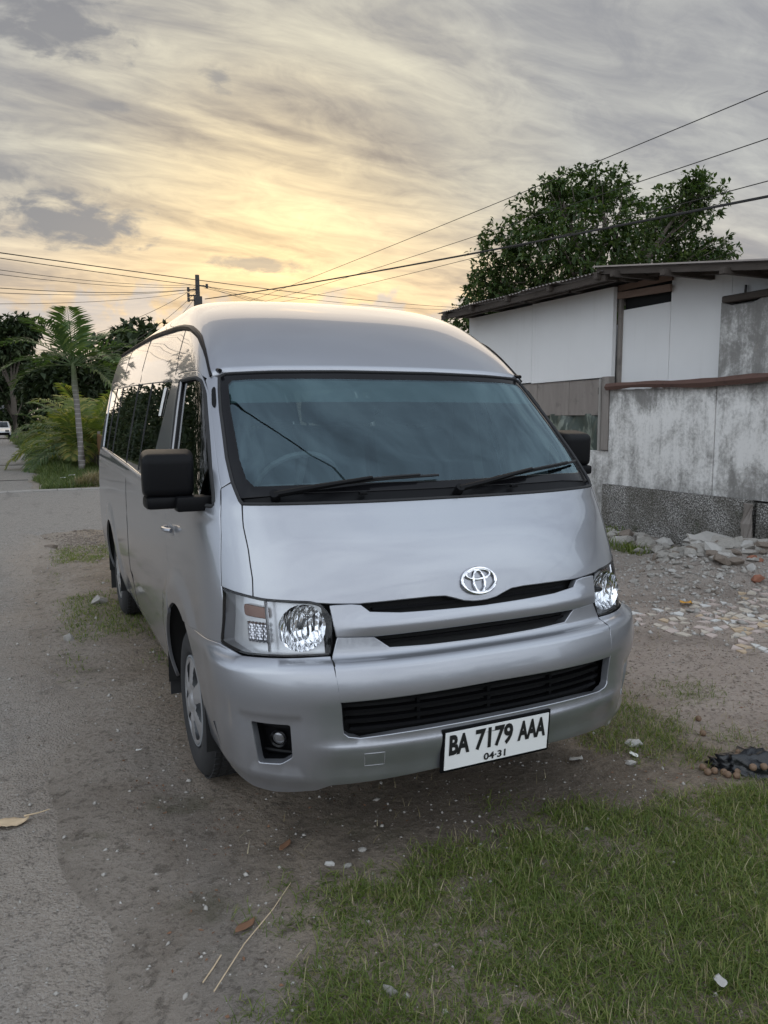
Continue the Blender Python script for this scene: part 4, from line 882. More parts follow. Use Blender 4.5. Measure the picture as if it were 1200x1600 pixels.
    # thin seams
    for nm, lst in (('sliding_door_gap', [(2.95, .34), (2.95, .8), (2.95, 1.27)]), ('panel_gap', [(1.60, 1.80), (1.60, 1.95), (1.60, 2.02)]), ('panel_gap', [(2.95, 1.82), (2.95, 1.95), (2.95, 2.10)]), ('panel_gap', [(4.0, 1.84), (4.0, 1.98), (4.0, 2.11)])):
        q = np.array(T([(lst[0][0], z) for z in np.linspace(lst[0][1], lst[-1][1], 12)])); mb = MB(); mb.tube(list(surf(q[:, 0], q[:, 1], np.full(12, -.0008)+arch_off(q[:, 0], q[:, 1]))), .0028, 4); mb.make(nm, 'dark_void', bs)
    # drip moulding
    gs = np.array(GUT); yy = np.linspace(0, 1, 60); acc = np.concatenate([[0], np.cumsum(np.hypot(*np.diff(gs, axis=0).T))]); acc /= acc[-1]
    q = np.array(T([(np.interp(t, acc, gs[:, 0]), np.interp(t, acc, gs[:, 1])) for t in yy])); rad = [.006+.010*float(sstep(t, .02, .12)) for t in yy]
    mb = MB(); mb.tube(list(surf(q[:, 0], q[:, 1], np.full(60, .004))), rad, 7); mb.make('drip_moulding', 'black_plastic', van, True)
    knob = surf(np.array(sg*.905), np.array(1.772), np.array(.012)); mb = MB(); mb.tube([knob-np.array([0, .02, 0]), knob+np.array([0, .03, .005])], .009, 8); mb.make('drip_end', 'black_plastic', van, True)
    # inner skin and arch liners
    innr = [(sg*.02, .30)]+T([(.60, .30)]) +T([ar(math.radians(t), WY[0], .46) for t in range(186, -7, -12)])+T([(2.5, .31)])+T([ar(math.radians(t), WY[1], .46) for t in range(186, -7, -12)])+T([(5.0, .33)])+[(sg*(SMAX-.02), .36), (sg*(SMAX-.02), 1.22), (sg*3.0, 1.22), (sg*2.0, 1.22), (sg*1.0, 1.24), (sg*.85, 1.262), (sg*.02, 1.262)]
    lampcut = [(sg*.555, .99), (sg*1.05, .99), (sg*1.05, .74), (sg*.555, .74)]; fogcut = [(sg*.73, .57), (sg*.92, .57), (sg*.92, .37), (sg*.73, .37)]
    panel('inner_skin', innr, [lampcut, fogcut], 'dark_void', van, off=-.048 if False else -.055, res=.09, thick=.003)
    for wy in WY:
        V = []; n_ = 26
        for xx in (.915, .56):
            for k in range(n_):
                a = math.radians(-8+196*k/(n_-1)); V.append((sg*xx, wy+.45*math.cos(a), .345+.45*math.sin(a)))
        mb = MB(); mb.add(V, [(k, k+1, n_+k+1, n_+k) for k in range(n_-1)]+[tuple(range(n_, 2*n_))]); mb.make('wheel_arch_liner', 'dark_void', van, True)
    fl = MB(); fl.box((sg*.82, WY[0]+.47, .30), (.17, .012, .18)); fl.make('mud_flap', 'rubber', van)
    fl = MB(); fl.box((sg*.82, WY[1]+.47, .25), (.17, .012, .26)); fl.make('mud_flap', 'rubber', van)
    # wheels
    for wy in WY:
        wx = sg*.885
        tp = [(-.19, .20), (-.19, .215), (-.185, .26), (-.19, .30), (-.178, .325), (-.15, .337), (-.10, .340), (-.05, .337), (-.02, .325), (-.004, .300), (.003, .262), (-.002, .222), (-.012, .207), (-.03, .200)]
        mb = MB(); mb.lathe([(a*sg, r) for a, r in tp], 64, (wx, wy, WZ)); wh = mb.make('wheel', 'rubber', van, True)
        tr = MB()
        for k in range(56):
            for off_, w_ in ((-.155, .022), (-.118, .028), (-.078, .028), (-.042, .022)):
                a = 2*PI*(k+.5*(off_ in (-.118, -.042)))/56; R3 = Matrix.Rotation(a, 3, 'X'); c = R3 @ Vector((0, 0, .3385)); tr.box((wx+off_*sg, wy+c.y, WZ+c.z), (w_, .026, .008), R3)
        tr.make('tread', 'rubber', wh, kind='stuff')
        mb = MB(); mb.lathe([(-.03*sg, .2015), (-.006*sg, .2015), (-.004*sg, .193), (-.022*sg, .187), (-.075*sg, .180), (-.075*sg, .001)], 48, (wx, wy, WZ)); mb.make('rim', 'interior_plastic', wh, True)
        # wheel cover with six slots
        nr, nt = 22, 144; V = []; rr = np.linspace(.012, .190, nr)
        def ch(r, t):
            h = .004+.020*math.cos(min(1, r/.19)*1.4)-.012*math.exp(-((r-.05)/.02)**2)
            sp = abs(((t/(2*PI)*6) % 1)-.5)*2                 # 1 in the slot middle
            if .07 < r < .18: h -= .012*max(0, sp-.25)
            return h
        for r in rr:
            for k in range(nt):
                t = 2*PI*k/nt; V.append((wx+sg*(ch(r, t)-.012), wy+r*math.cos(t), WZ+r*math.sin(t)))
        F = []
        for i in range(nr-1):
            for k in range(nt):
                r = (rr[i]+rr[i+1])/2; t = 2*PI*(k+.5)/nt; sp = abs(((t/(2*PI)*6) % 1)-.5)*2
                if .086 < r < .170 and sp > .70-.24*(r-.086)/.084: continue
                F.append((i*nt+k, i*nt+(k+1) % nt, (i+1)*nt+(k+1) % nt, (i+1)*nt+k))
        F.append(tuple(range(nt)))
        me = mesh('wheel_cover', V, F, True); me.set_sharp_from_angle(angle=math.radians(50)); link('wheel_cover', me, 'wheel_silver', wh)
    # door mirror
    mx_, my_, mz_, ma_ = (-1.012, .665, 1.378, .60) if sg < 0 else (.972, .79, 1.425, .74)
    bm = bmesh.new(); bmesh.ops.create_cube(bm, size=1)
    for v_ in bm.verts:
        t_ = v_.co.z+.5; fr_ = v_.co.y < 0
        v_.co.x *= (.185 if fr_ else .20)*(.97+.03*t_); v_.co.z *= (.170 if fr_ else .195); v_.co.y *= .13
        if fr_ and v_.co.z > 0: v_.co.z -= .012
        v_.co = Matrix.Rotation(sg*.12, 3, 'Z') @ v_.co
    bmesh.ops.bevel(bm, geom=bm.edges[:], offset=.034, segments=5, profile=.55, affect='EDGES', clamp_overlap=True)
    me = bpy.data.meshes.new('door_mirror'); bm.to_mesh(me); bm.free(); me.polygons.foreach_set('use_smooth', [True]*len(me.polygons)); me.transform(Matrix.Translation((mx_, my_, mz_)))
    mo = link('door_mirror', me, 'black_plastic', van)
    mb = MB(); mb.box((mx_, my_+.068, mz_), (.155, .004, .15)); mb.make('mirror_glass', 'chrome', mo)
    mb = MB(); mb.box((sg*.925, ma_, mz_-.108), (.15, .085, .056)); mb.make('mirror_arm', 'black_plastic', mo, True, bevel=.010)
    mb = MB(); mb.box((mx_-sg*.004, my_-.004, mz_-.104), (.186, .122, .046)); mb.make('mirror_base', 'black_plastic', mo, True, bevel=.014)
# white sticker strip in the first side window
q = [(1.80, 1.745), (1.88, 1.745), (1.905, 1.60), (1.83, 1.60)]
panel('window_sticker', S_of(q, -1), [], 'plate_white', van, off=-.0005, res=.05, thick=.001, edge=.0005)
# --- windscreen wipers
for (ps, pz, arm_s, arm_z, b0, b1) in [(-.712, 1.299, -.33, 1.352, (-.60, 1.322), (-.035, 1.352)), (.021, 1.297, .42, 1.360, (.115, 1.318), (.80, 1.378))]:
    q = np.array([(ps, pz), (ps+(arm_s-ps)*.3, pz+(arm_z-pz)*.15), (arm_s, arm_z-.012)]); mb = MB(); mb.tube(list(surf(q[:, 0], q[:, 1], np.array([.02, .035, .03]))), [.013, .012, .007], 8)
    mb.tube(list(surf(np.array([ps, ps]), np.array([pz, pz]), np.array([-.01, .03]))), .018, 10)
    w = mb.make('wiper', 'black_plastic', van, True)
    n_ = 14; t = np.linspace(0, 1, n_); q = np.stack([b0[0]+(b1[0]-b0[0])*t, b0[1]+(b1[1]-b0[1])*t+.006*np.sin(t*PI)], 1)
    mb = MB(); mb.tube(list(surf(q[:, 0], q[:, 1], np.full(n_, .012))), .006, 6); mb.tube(list(surf(q[2:-2, 0], q[2:-2, 1], np.full(n_-4, .022))), .0045, 6); mb.make('wiper_blade', 'rubber', w, True)
for s_ in (-.38, .29):
    c = surf(np.array(s_), np.array(1.303), np.array(.008)); mb = MB(); mb.box(c, (.03, .02, .012)); mb.make('washer_nozzle', 'black_plastic', van, bevel=.003)
# --- number plate
plate_c = Vector((.004, -.046, .418)); tilt = math.radians(-5)
def plate_pt(x, z, o): return plate_c+Vector((x, -o*math.cos(tilt)-z*math.sin(tilt)*-1*0, z))+Vector((0, z*math.tan(-tilt)*-1, 0))
mb = MB(); mb.box((0, 0, 0), (.462, .014, .165)); mb.V = [tuple(plate_pt(v[0], v[2], -v[1])) for v in mb.V]; npl = mb.make('number_plate', 'black_plastic', van, bevel=.004)
mb = MB(); mb.box((0, 0, 0), (.440, .004, .142)); mb.V = [tuple(plate_pt(v[0], v[2], .0085-v[1])) for v in mb.V]; mb.make('plate_face', 'plate_white', npl)
def lettering(text, h, width, cx, cz, bold, parent, name):
    cu = bpy.data.curves.new(name, 'FONT'); cu.body = text; cu.size = 1; cu.offset = bold; cu.extrude = .0; cu.resolution_u = 3
    tmp = bpy.data.objects.new(name, cu); COL.objects.link(tmp); dg = bpy.context.evaluated_depsgraph_get(); me = bpy.data.meshes.new_from_object(tmp.evaluated_get(dg)); bpy.data.objects.remove(tmp)
    c = np.array([v.co[:] for v in me.vertices]); lo, hi = c.min(0), c.max(0)
    for v in me.vertices:
        x = (v.co.x-lo[0])/(hi[0]-lo[0])-.5; z = (v.co.y-lo[1])/(hi[1]-lo[1])-.5; v.co = plate_pt(cx+x*width, cz+z*h, .0122)
    return link(name, me, 'ink', parent)
lettering('BA', .078, .084, -.163, .022, .045, npl, 'lettering'); lettering('7179', .082, .160, -.018, .022, .036, npl, 'lettering'); lettering('AAA', .078, .124, .146, .022, .045, npl, 'lettering')
lettering('04·31', .028, .094, -.012, -.050, .03, npl, 'lettering')
for x in (-.16, .16): pass
# bracket above the plate
ss = np.linspace(-.16, .18, 12); mb = MB(); mb.tube(list(surf(ss, np.full(12, .500), np.full(12, .004))), .007, 6); mb.make('plate_bracket', 'trim_grey', van, True)
def seam(q, r=.0032, o=-.003):
    q = np.array(densify(q, .05)[:-1] if False else q); t = np.linspace(0, 1, 30); ac = np.concatenate([[0], np.cumsum(np.hypot(*np.diff(q, axis=0).T))]); ac /= ac[-1]
    s_, z_ = np.interp(t, ac, q[:, 0]), np.interp(t, ac, q[:, 1]); off_ = o(s_, z_) if callable(o) else np.full(30, o); m_ = MB(); m_.tube(list(surf(s_, z_, off_)), r, 5); m_.make('panel_gap', 'dark_void', van)
for sg in (-1, 1):
    seam([(sg*.8475, 1.276), (sg*.8485, 1.2), (sg*.8385, 1.122), (sg*.8355, 1.027), (sg*.8425, .967)], .0030, -.002)
    seam([(sg*.944, 1.328), (sg*.884, 1.353)], .003); seam([(sg*.581, .768), (sg*.5825, .70), (sg*.579, .636)], .0035, lambda s, z: fb_off(s, z)-.004)
    seam([(sg*.945, 1.328), (sg*.957, 1.168), (sg*.984, .989)], .0028)
# --- underbody and cabin
mb = MB(); mb.box((0, 2.75, .40), (1.15, 4.7, .10)); mb.box((0, 1.1, .26), (1.5, .10, .10)); mb.box((0, 4.16, .30), (1.4, .12, .12)); mb.make('underbody', 'dark_void', van)
mb = MB(); mb.box((0, 2.9, .62), (1.66, 4.5, .03)); mb.make('cabin_floor', 'interior_plastic', van)
V = []; nx_ = 24
prof = [(.44, 1.285), (.62, 1.262), (.88, 1.225), (.98, 1.17), (1.0, 1.0), (.93, .80)]
for yv, zv in prof:
    for k in range(nx_):
        x = -.84+1.68*k/(nx_-1); bow = .17*(abs(x)/.84)**2.4 if yv < .9 else 0
        V.append((x, yv+bow-.09*(yv < .6), zv+.012*math.exp(-((x+.38)/.2)**2)*(yv > .8)))
mb = MB(); mb.add(V, [(i*nx_+k, i*nx_+k+1, (i+1)*nx_+k+1, (i+1)*nx_+k) for i in range(len(prof)-1) for k in range(nx_-1)]); mb.make('dashboard', 'interior_plastic', van, True)
mb = MB(); cs_ = Vector((-.38, 1.03, 1.27)); Rw = Matrix.Rotation(math.radians(-55), 3, 'X')
mb.tube([cs_+Rw @ Vector((.19*math.cos(t), .19*math.sin(t), 0)) for t in np.linspace(0, 2*PI, 33)], .015, 8, False)
for a in (0, PI, 1.5*PI): mb.tube([cs_, cs_+Rw @ Vector((.185*math.cos(a), .185*math.sin(a), 0))], .02, 6)
mb.make('steering_wheel', 'interior_plastic', van, True)
def seat(x, y, w):
    mb = MB(); mb.box((x, y, .86), (w, .48, .14)); mb.box((x, y+.27, 1.20), (w*.96, .13, .66), Matrix.Rotation(-.18, 3, 'X')); s_ = mb.make('seat', 'interior_cloth', van, True, bevel=.05)
    mb = MB(); mb.box((x, y+.36, 1.63), (w*.55, .10, .17), Matrix.Rotation(-.18, 3, 'X')); mb.make('headrest', 'interior_cloth', s_, True, bevel=.04)
for x, w in ((-.45, .50), (.02, .36), (.48, .50)): seat(x, 1.30, w)
for yy in (2.15, 3.0, 3.85):
    for x in (-.58, -.15, .55): seat(x, yy, .41)
mb = MB(); V = []
for yv in (.93, 1.1, 1.4, 4.9):
    for k in range(9):
        x = -.70+1.4*k/8; V.append((x, yv, (1.77 if yv < 1 else 1.83 if yv < 1.2 else 1.90)-.05*(abs(x)/.7)**3))
mb.add(V, [(i*9+k, i*9+k+1, (i+1)*9+k+1, (i+1)*9+k) for i in range(3) for k in range(8)]); mb.make('headliner', 'headliner', van, True)
mb = MB(); mb.box((.02, 1.03, 1.735), (.24, .02, .06)); mb.tube([(.02, 1.03, 1.75), (.02, .93, 1.765)], .012, 6); mb.make('rear_view_mirror', 'black_plastic', van, bevel=.006)
for x in (-.40, .40): mb = MB(); mb.box((x, 1.0, 1.755), (.42, .13, .015), Matrix.Rotation(.35, 3, 'X')); mb.make('sun_visor', 'headliner', van, bevel=.005)
for sg in (-1, 1):
    for y_ in (1.50, 3.03, 3.99):
        V = [(sg*(float(fw(np.array(z)))-.03), y_+dy, z) for z in (1.25, 1.5, 1.75, 1.9) for dy in (-.05, .05)]
        mb = MB(); mb.add(V, [(2*i, 2*i+1, 2*i+3, 2*i+2) for i in range(3)]); mb.make('inner_pillar', 'headliner', van)
t_ = thing('air_freshener', 'small round white pot standing on the dashboard behind the windscreen', 'air freshener', (-.66, .66, 1.262))
mb = MB(); mb.lathe([(0, .001), (0, .022), (.025, .024), (.028, .030), (.045, .030), (.050, .024), (.050, .001)], 20, (0, 0, 0), 'z'); mb.make('pot', 'plate_white', t_, True)
# ------------------------------------------------------------------ vegetation
def blades(name, xy, hgt, wid, bend, mat, lean=.5, zf=None, parent=None, seg=3, **props):
    n = len(xy); a = RNG.uniform(0, 2*PI, n); h = hgt*RNG.uniform(.45, 1.25, n); w = wid*RNG.uniform(.6, 1.3, n); le = np.abs(RNG.normal(0, lean, n)); bd = RNG.uniform(.2, 1, n)*bend
    dx, dy = np.cos(a), np.sin(a); sx, sy = -dy, dx; z0 = gh(xy[:, 0], xy[:, 1]) if zf is None else zf; V = []
    for k in range(seg+1):
        t = k/seg; ang = le+bd*t; hor = h*t*np.sin(np.clip(ang, 0, 1.75)); ver = h*t*np.cos(np.clip(ang, 0, 1.62)); ww = w*(1-t**1.6)*.5+.0002
        cx, cy, cz = xy[:, 0]+dx*hor, xy[:, 1]+dy*hor, z0-.004+ver
        V.append(np.stack([cx-sx*ww, cy-sy*ww, cz], 1)); V.append(np.stack([cx+sx*ww, cy+sy*ww, cz], 1))
    V = np.stack(V, 1); m_ = 2*(seg+1); base = (np.arange(n)*m_)[:, None, None]
    F = np.array([(2*k, 2*k+1, 2*k+3, 2*k+2) for k in range(seg)])[None]+base
    return link(name, fast_mesh(name, V.reshape(-1, 3), F.reshape(-1, 4), True), mat, parent, kind='stuff', **props)
def vnoise(x, y, f, seed):
    r = np.random.default_rng(seed); T = r.random((64, 64)); X = x*f; Y = y*f; i = np.floor(X).astype(int); j = np.floor(Y).astype(int); u = X-i; v_ = Y-j; u = u*u*(3-2*u); v_ = v_*v_*(3-2*v_)
    g_ = lambda a, b: T[a % 64, b % 64]; return (g_(i, j)*(1-u)+g_(i+1, j)*u)*(1-v_)+(g_(i, j+1)*(1-u)+g_(i+1, j+1)*u)*v_
def fb(x, y, f, seed): return .5*vnoise(x, y, f, seed)+.3*vnoise(x, y, f*2.3, seed+1)+.2*vnoise(x, y, f*5.1, seed+2)
def scatter(n, x0, x1, y0, y1, dens):
    x = RNG.uniform(x0, x1, n); y = RNG.uniform(y0, y1, n); k = RNG.random(n) < dens(x, y); return np.stack([x[k], y[k]], 1)
def d_front(x, y):
    edge = np.interp(x, [-1.2, -1.0, -.85, -.6, -.2, .5, 1.0, 1.5, 2.5, 4], [-1.2, -.62, -.27, -.09, .04, .07, -.02, -.06, .0, .15])
    d = edge-y+(fb(x, y, 3.2, 11)-.5)*.42; m = sst(d, -.08, .16); return m*(.32+.68*sst(fb(x, y, 4.5, 21), .25, .52))*(.45+.55*sst(fb(x, y, 14, 51), .25, .6))
def d_patch(x, y):
    r = np.hypot((x-1.22)/.42, (y-.62)/.42)+(fb(x, y, 4, 31)-.5)*1.3; return 1-sst(r, .55, 1.1)
def d_left(x, y):
    m = sst(fb(x, y, 1.9, 41), .36, .60)*sst(x, -1.42, -1.15)*(1-sst(x, -.62, -.2))*sst(y, 2.4, 3.4)*(1-sst(y, 7.4, 8.2)); return m
def d_tuft(x, y):
    o = np.zeros_like(x)
    for cx, cy, r in ((-1.02, -.46, .07), (-.83, -.16, .07), (-.95, -.06, .05), (1.62, .26, .10), (1.9, .85, .16), (1.75, 1.35, .10), (-.78, .05, .05), (.2, .2, .09), (-.75, 1.6, .05)): o = np.maximum(o, np.exp(-((x-cx)**2+(y-cy)**2)/r**2))
    return o
xy = scatter(340000, -1.2, 3.0, -1.6, .4, d_front); blades('grass', xy, .042, .0032, 1.2, 'grass_blade', .75)
xy = scatter(24000, -1.2, 3.0, -1.6, .4, lambda x, y: d_front(x, y)*.9); blades('grass', xy, .078, .0036, 1.6, 'grass_blade', .75)
xy = scatter(26000, -1.3, 3.0, -1.6, .6, lambda x, y: np.maximum(sst(d_front(x, y), .02, .3), .05*(x > -.9))); blades('dry_grass', xy, .062, .0021, .8, 'dry_blade', 1.3)
xy = scatter(16000, .5, 2.0, -.1, 1.3, d_patch); blades('grass', xy, .055, .0034, 1.1, 'grass_blade', .5)
xy = scatter(5000, .5, 2.0, -.1, 1.3, d_patch); blades('dry_grass', xy, .06, .0022, .8, 'dry_blade', 1.1)
xy = scatter(45000, -1.5, .3, 2.2, 8.4, d_left); blades('grass', xy, .045, .006, 1.0, 'grass_blade', .8)
xy = scatter(20000, -1.5, .3, 2.0, 8.4, lambda x, y: d_left(x, y)*.8+.04); blades('dry_grass', xy, .040, .003, .8, 'dry_blade', 1.3)
xy = scatter(60000, -1.3, 2.4, -.8, 2.2, d_tuft); blades('grass', xy, .05, .003, 1.2, 'grass_blade', .7)
xy = scatter(3000, 1.4, 3.2, .2, 2.0, lambda x, y: .2+0*x); blades('dry_grass', xy, .06, .0018, .5, 'dry_blade', 1.45)
xy = scatter(2500, 4.7, 5.38, 4.2, 5.7, lambda x, y: sst(fb(x, y, 2.5, 5), .45, .6)); blades('weeds', xy, .13, .012, 1.1, 'grass_blade', .6)
# verges beyond the side road
def d_verge(x, y): return sst(x+.10*np.sin(y*1.7)-road_shift(y), -1.42, -1.26)*(1-sst(x, .15, .55))*(1-sst(y, 27.0, 29.0)+sst(y, 33, 35))*sst(y, 16.45, 16.7)
xy = scatter(52000, -2.2, .5, 16.4, 29, d_verge); blades('verge_grass', xy, .20, .014, 1.1, 'verge_blade', .4)
xy = scatter(5000, -1.5, .2, 20.5, 26, lambda x, y: d_verge(x, y)*(x < -.55)); blades('verge_grass', xy, .42, .016, 1.0, 'verge_blade', .4)
xy = scatter(16000, -5, .5, 33, 75, d_verge); blades('verge_grass', xy, .32, .03, 1.1, 'verge_blade', .4)

def leaf_arr(C, Dv, L, Wd, droop=.25):
    """diamond leaves folded along the midrib: C centre of stalk, Dv direction, L length"""
    n = len(C); Dv = Dv/np.linalg.norm(Dv, axis=1, keepdims=True).clip(1e-6); up = RNG.normal(0, .35, (n, 3)); up[:, 2] += 1
    S = np.cross(Dv, up); S /= np.linalg.norm(S, axis=1, keepdims=True).clip(1e-6); Nn = np.cross(S, Dv)
    a = C; b = C+Dv*(L*.42)[:, None]+S*(Wd*.5)[:, None]+Nn*(Wd*.12)[:, None]; c = C+Dv*L[:, None]-np.array([0, 0, 1])*(L*droop)[:, None]; d = C+Dv*(L*.42)[:, None]-S*(Wd*.5)[:, None]+Nn*(Wd*.12)[:, None]; m_ = C+Dv*(L*.5)[:, None]-np.array([0, 0, 1])*(L*droop*.2)[:, None]
    V = np.stack([a, b, c, d, m_], 1).reshape(-1, 3); F = np.array([(0, 4, 1, 1)])
    f = np.array([(0, 1, 4), (1, 2, 4), (2, 3, 4), (3, 0, 4)])[:, ::-1]; return V, (f[None]+(np.arange(n)*5)[:, None, None]).reshape(-1, 3)
def crown_leaves(blobs, ncl, per, L, Wd, mat, parent, seed=0, up=.3, shell=.55):
    r = np.random.default_rng(seed); B = np.array(blobs); wgt = B[:, 3]**2; k = r.choice(len(B), ncl, p=wgt/wgt.sum()); d = r.normal(0, 1, (ncl, 3)); d /= np.linalg.norm(d, axis=1, keepdims=True)
    rad = B[k, 3]*np.where(r.random(ncl) < shell, r.uniform(.72, 1.38, ncl), r.uniform(.15, .95, ncl)); cc = B[k, :3]+d*rad[:, None]*np.array([1, 1, .85])
    keep = np.array([vnoise(np.array([p_[0]*1.9+p_[1]]), np.array([p_[2]*1.9+p_[1]*.6]), 1.0, seed+3)[0] for p_ in cc]) > .30; cc = cc[keep]; d = d[keep]; n = len(cc)
    C = np.repeat(cc, per, 0)+r.normal(0, .04, (n*per, 3)); D = r.normal(0, 1, (n*per, 3))*.8+np.repeat(d, per, 0)*.7; D[:, 2] += up
    V, F = leaf_arr(C, D, L*r.uniform(.6, 1.25, n*per), Wd*r.uniform(.7, 1.2, n*per)); me = fast_mesh('crown', V, F)
    return link('crown', me, mat, parent), cc
def limbs(root, fork, blobs, r0, parent, name='trunk'):
    mb = MB(); root = Vector(root); fork = Vector(fork); mid = root.lerp(fork, .5)+Vector((.06, .03, 0)); mb.tube([root-Vector((0, 0, .2)), mid, fork], [r0*1.15, r0*.9, r0*.75], 10); rr = random.Random(len(blobs))
    for b in blobs:
        e = Vector(b[:3]); q = fork.lerp(e, .5)+Vector((rr.uniform(-.15, .15), rr.uniform(-.15, .15), .15)); mb.tube([fork, q, e], [r0*.5, r0*.25, r0*.10], 6)
        for _ in range(4):
            t = e+Vector((rr.gauss(0, 1), rr.gauss(0, 1), rr.gauss(.3, 1))).normalized()*b[3]*.95; mb.tube([q.lerp(e, rr.uniform(.3, 1)), (q+t)/2+Vector((0, 0, .1)), t], [r0*.12, r0*.08, r0*.03], 4)
    return mb.make(name, 'bark', parent, True)
def tree(name, label, root, fork, blobs, r0, ncl, per, L, Wd, mat, seed, group=None, shell=.55):
    t = thing(name, label, 'tree', root, group); R = Vector(root); bl = [(b[0]-R.x, b[1]-R.y, b[2]-R.z, b[3]) for b in blobs]
    limbs((0, 0, 0), Vector(fork)-R, bl, r0, t); crown_leaves(bl, ncl, per, L, Wd, mat, t, seed, shell=shell); return t
TB = [(9.34, 13.65, 5.44, 0.77), (9.37, 14.38, 4.88, 0.61), (10.29, 13.69, 6.36, 0.82), (11.48, 13.86, 7.03, 0.68), (12.12, 13.65, 7.24, 0.59), (11.39, 12.3, 5.87, 1.0), (10.18, 12.65, 5.32, 0.99), (13.72, 13.38, 6.55, 0.83), (13.45, 11.97, 6.63, 0.62),
      (13.53, 11.94, 7.15, 0.31), (14.2, 13.39, 5.85, 0.75), (14.2, 11.97, 5.55, 0.45), (10.89, 14.45, 4.83, 1.0), (11.8, 13.05, 4.76, 1.28), (13.57, 12.72, 5.14, 1.14), (10.28, 13.21, 7.09, 0.37)]
TB += [(8.9, 14.0, 4.55, .55), (8.5, 14.2, 3.9, .5), (9.6, 13.8, 4.3, .8)]
tree('fruit_tree', 'broad dark-leaved fruit tree rising behind the sheet roof', (11.6, 13.05, 0), (11.7, 13.05, 3.6), TB, .22, 5200, 8, .165, .074, 'leaf_dark', 5)
tree('sapling', 'thin leafy sapling tip showing between minibus and house eave', (5.27, 9.9, 0), (5.24, 9.85, 2.4), [(5.23, 9.75, 2.95, .14), (5.28, 9.72, 3.14, .10)], .03, 16, 5, .14, .05, 'leaf_mid', 6)
def ball_tree(label, x, y, h, R_, seed, mat='leaf_far', ncl=900, per=7, L=.5, Wd=.26, group='trees far along the road'):
    r = random.Random(seed); bl = []
    for _ in range(9):
        a = r.uniform(0, 6.28); q = R_*r.uniform(.2, .75); bl.append((x+q*math.cos(a), y+q*math.sin(a), h-R_*.75+r.uniform(-.55, .5)*R_, R_*r.uniform(.35, .6)))
    return tree('far_tree', label, (x, y, 0), (x, y, max(.8, h-2.2*R_)), bl, .16+.03*R_, ncl, per, L, Wd, mat, seed, group)
for args in [('tall wide-crowned dark tree at the left edge beyond the palms', -2.6, 66, 9.6, 2.6, 1), ('dark bushy tree behind the yellow-green coconut palms', 1.4, 52, 5.9, 2.7, 2), ('rounded dark tree behind the slender palm trunk', 3.8, 58, 5.6, 2.7, 3),
             ('dark treetop rising just behind the minibus roof', 4.1, 44.5, 6.7, 2.3, 4), ('low dark tree behind the minibus and palm', 4.2, 36, 4.9, 1.9, 5), ('dense green tree over the far end of the road', -.2, 47, 5.2, 1.7, 6), ('distant tree above the parked white car', -3.0, 92, 8.5, 3.2, 7)]:
    ball_tree(*args)
# a wood on the other side of the road and one behind the photographer, mirrored in the van
bl = []
r = random.Random(9)
for y in np.arange(12, 150, 3.4):
    hh = r.uniform(6.5, 13); bl += [(-10.5+r.uniform(-1.5, 1.2)-.03*max(0, y-40), y+r.uniform(-.8, .8), r.uniform(1.0, hh), r.uniform(1.2, 2.2)) for _ in range(5)]
for x in np.arange(-24, 26, 3.2): bl += [(x, -32+r.uniform(-2, 2), r.uniform(.8, 4.5), r.uniform(1.5, 2.4)) for _ in range(3)]
w_, _ = crown_leaves(bl, 9000, 7, .62, .34, 'leaf_far', None, 12); w_.name = 'roadside_wood'; w_['kind'] = 'stuff'
bl = [(x+r.uniform(-1, 1), 112+.2*abs(x)+r.uniform(-4, 4), r.uniform(.6, 4.2), r.uniform(1.8, 3.0)) for x in np.arange(-30, 60, 2.2) for _ in range(3)]
w_, _ = crown_leaves(bl, 5200, 6, .9, .5, 'leaf_far', None, 14); w_.name = 'distant_wood'; w_['kind'] = 'stuff'
def frond(base, az, el, length, droop, leaf, n, wid, mat_list=None, twist=0.0, hang=.5):
    V = []; F = []; P_ = []; d = Vector((math.cos(az)*math.cos(el), math.sin(az)*math.cos(el), math.sin(el))); p_ = Vector(base); st = length/14
    for i in range(15):
        P_.append(p_.copy()); p_ = p_+d*st; d = (d+Vector((0, 0, -droop*st/length*(.4+i/9)))).normalized()
    mb = MB(); mb.tube(P_, [.022*(1-i/16) for i in range(15)], 5)
    for k in range(n):
        t = .16+.82*k/(n-1); f = t*14; i = min(13, int(f)); q = P_[i].lerp(P_[i+1], f-i); tg = (P_[i+1]-P_[i]).normalized(); sd_ = tg.cross(Vector((0, 0, 1))).normalized(); up_ = sd_.cross(tg); l = leaf*(math.sin(PI*min(1, t*.9+.12))**.6)*random.uniform(.85, 1.1)
        for s_ in (-1, 1):
            dr = (tg*.62+sd_*s_*.92+up_*random.uniform(.05, .35)).normalized(); q1 = q+dr*l*.5; q2 = q+dr*l+Vector((0, 0, -hang*l)); wv = dr.cross(up_).normalized()*wid*.5
            b = len(mb.V); mb.V += [tuple(q), tuple(q1+wv), tuple(q1-wv), tuple(q2)]; mb.F += [(b, b+1, b+2), (b+1, b+3, b+2)]
    return mb
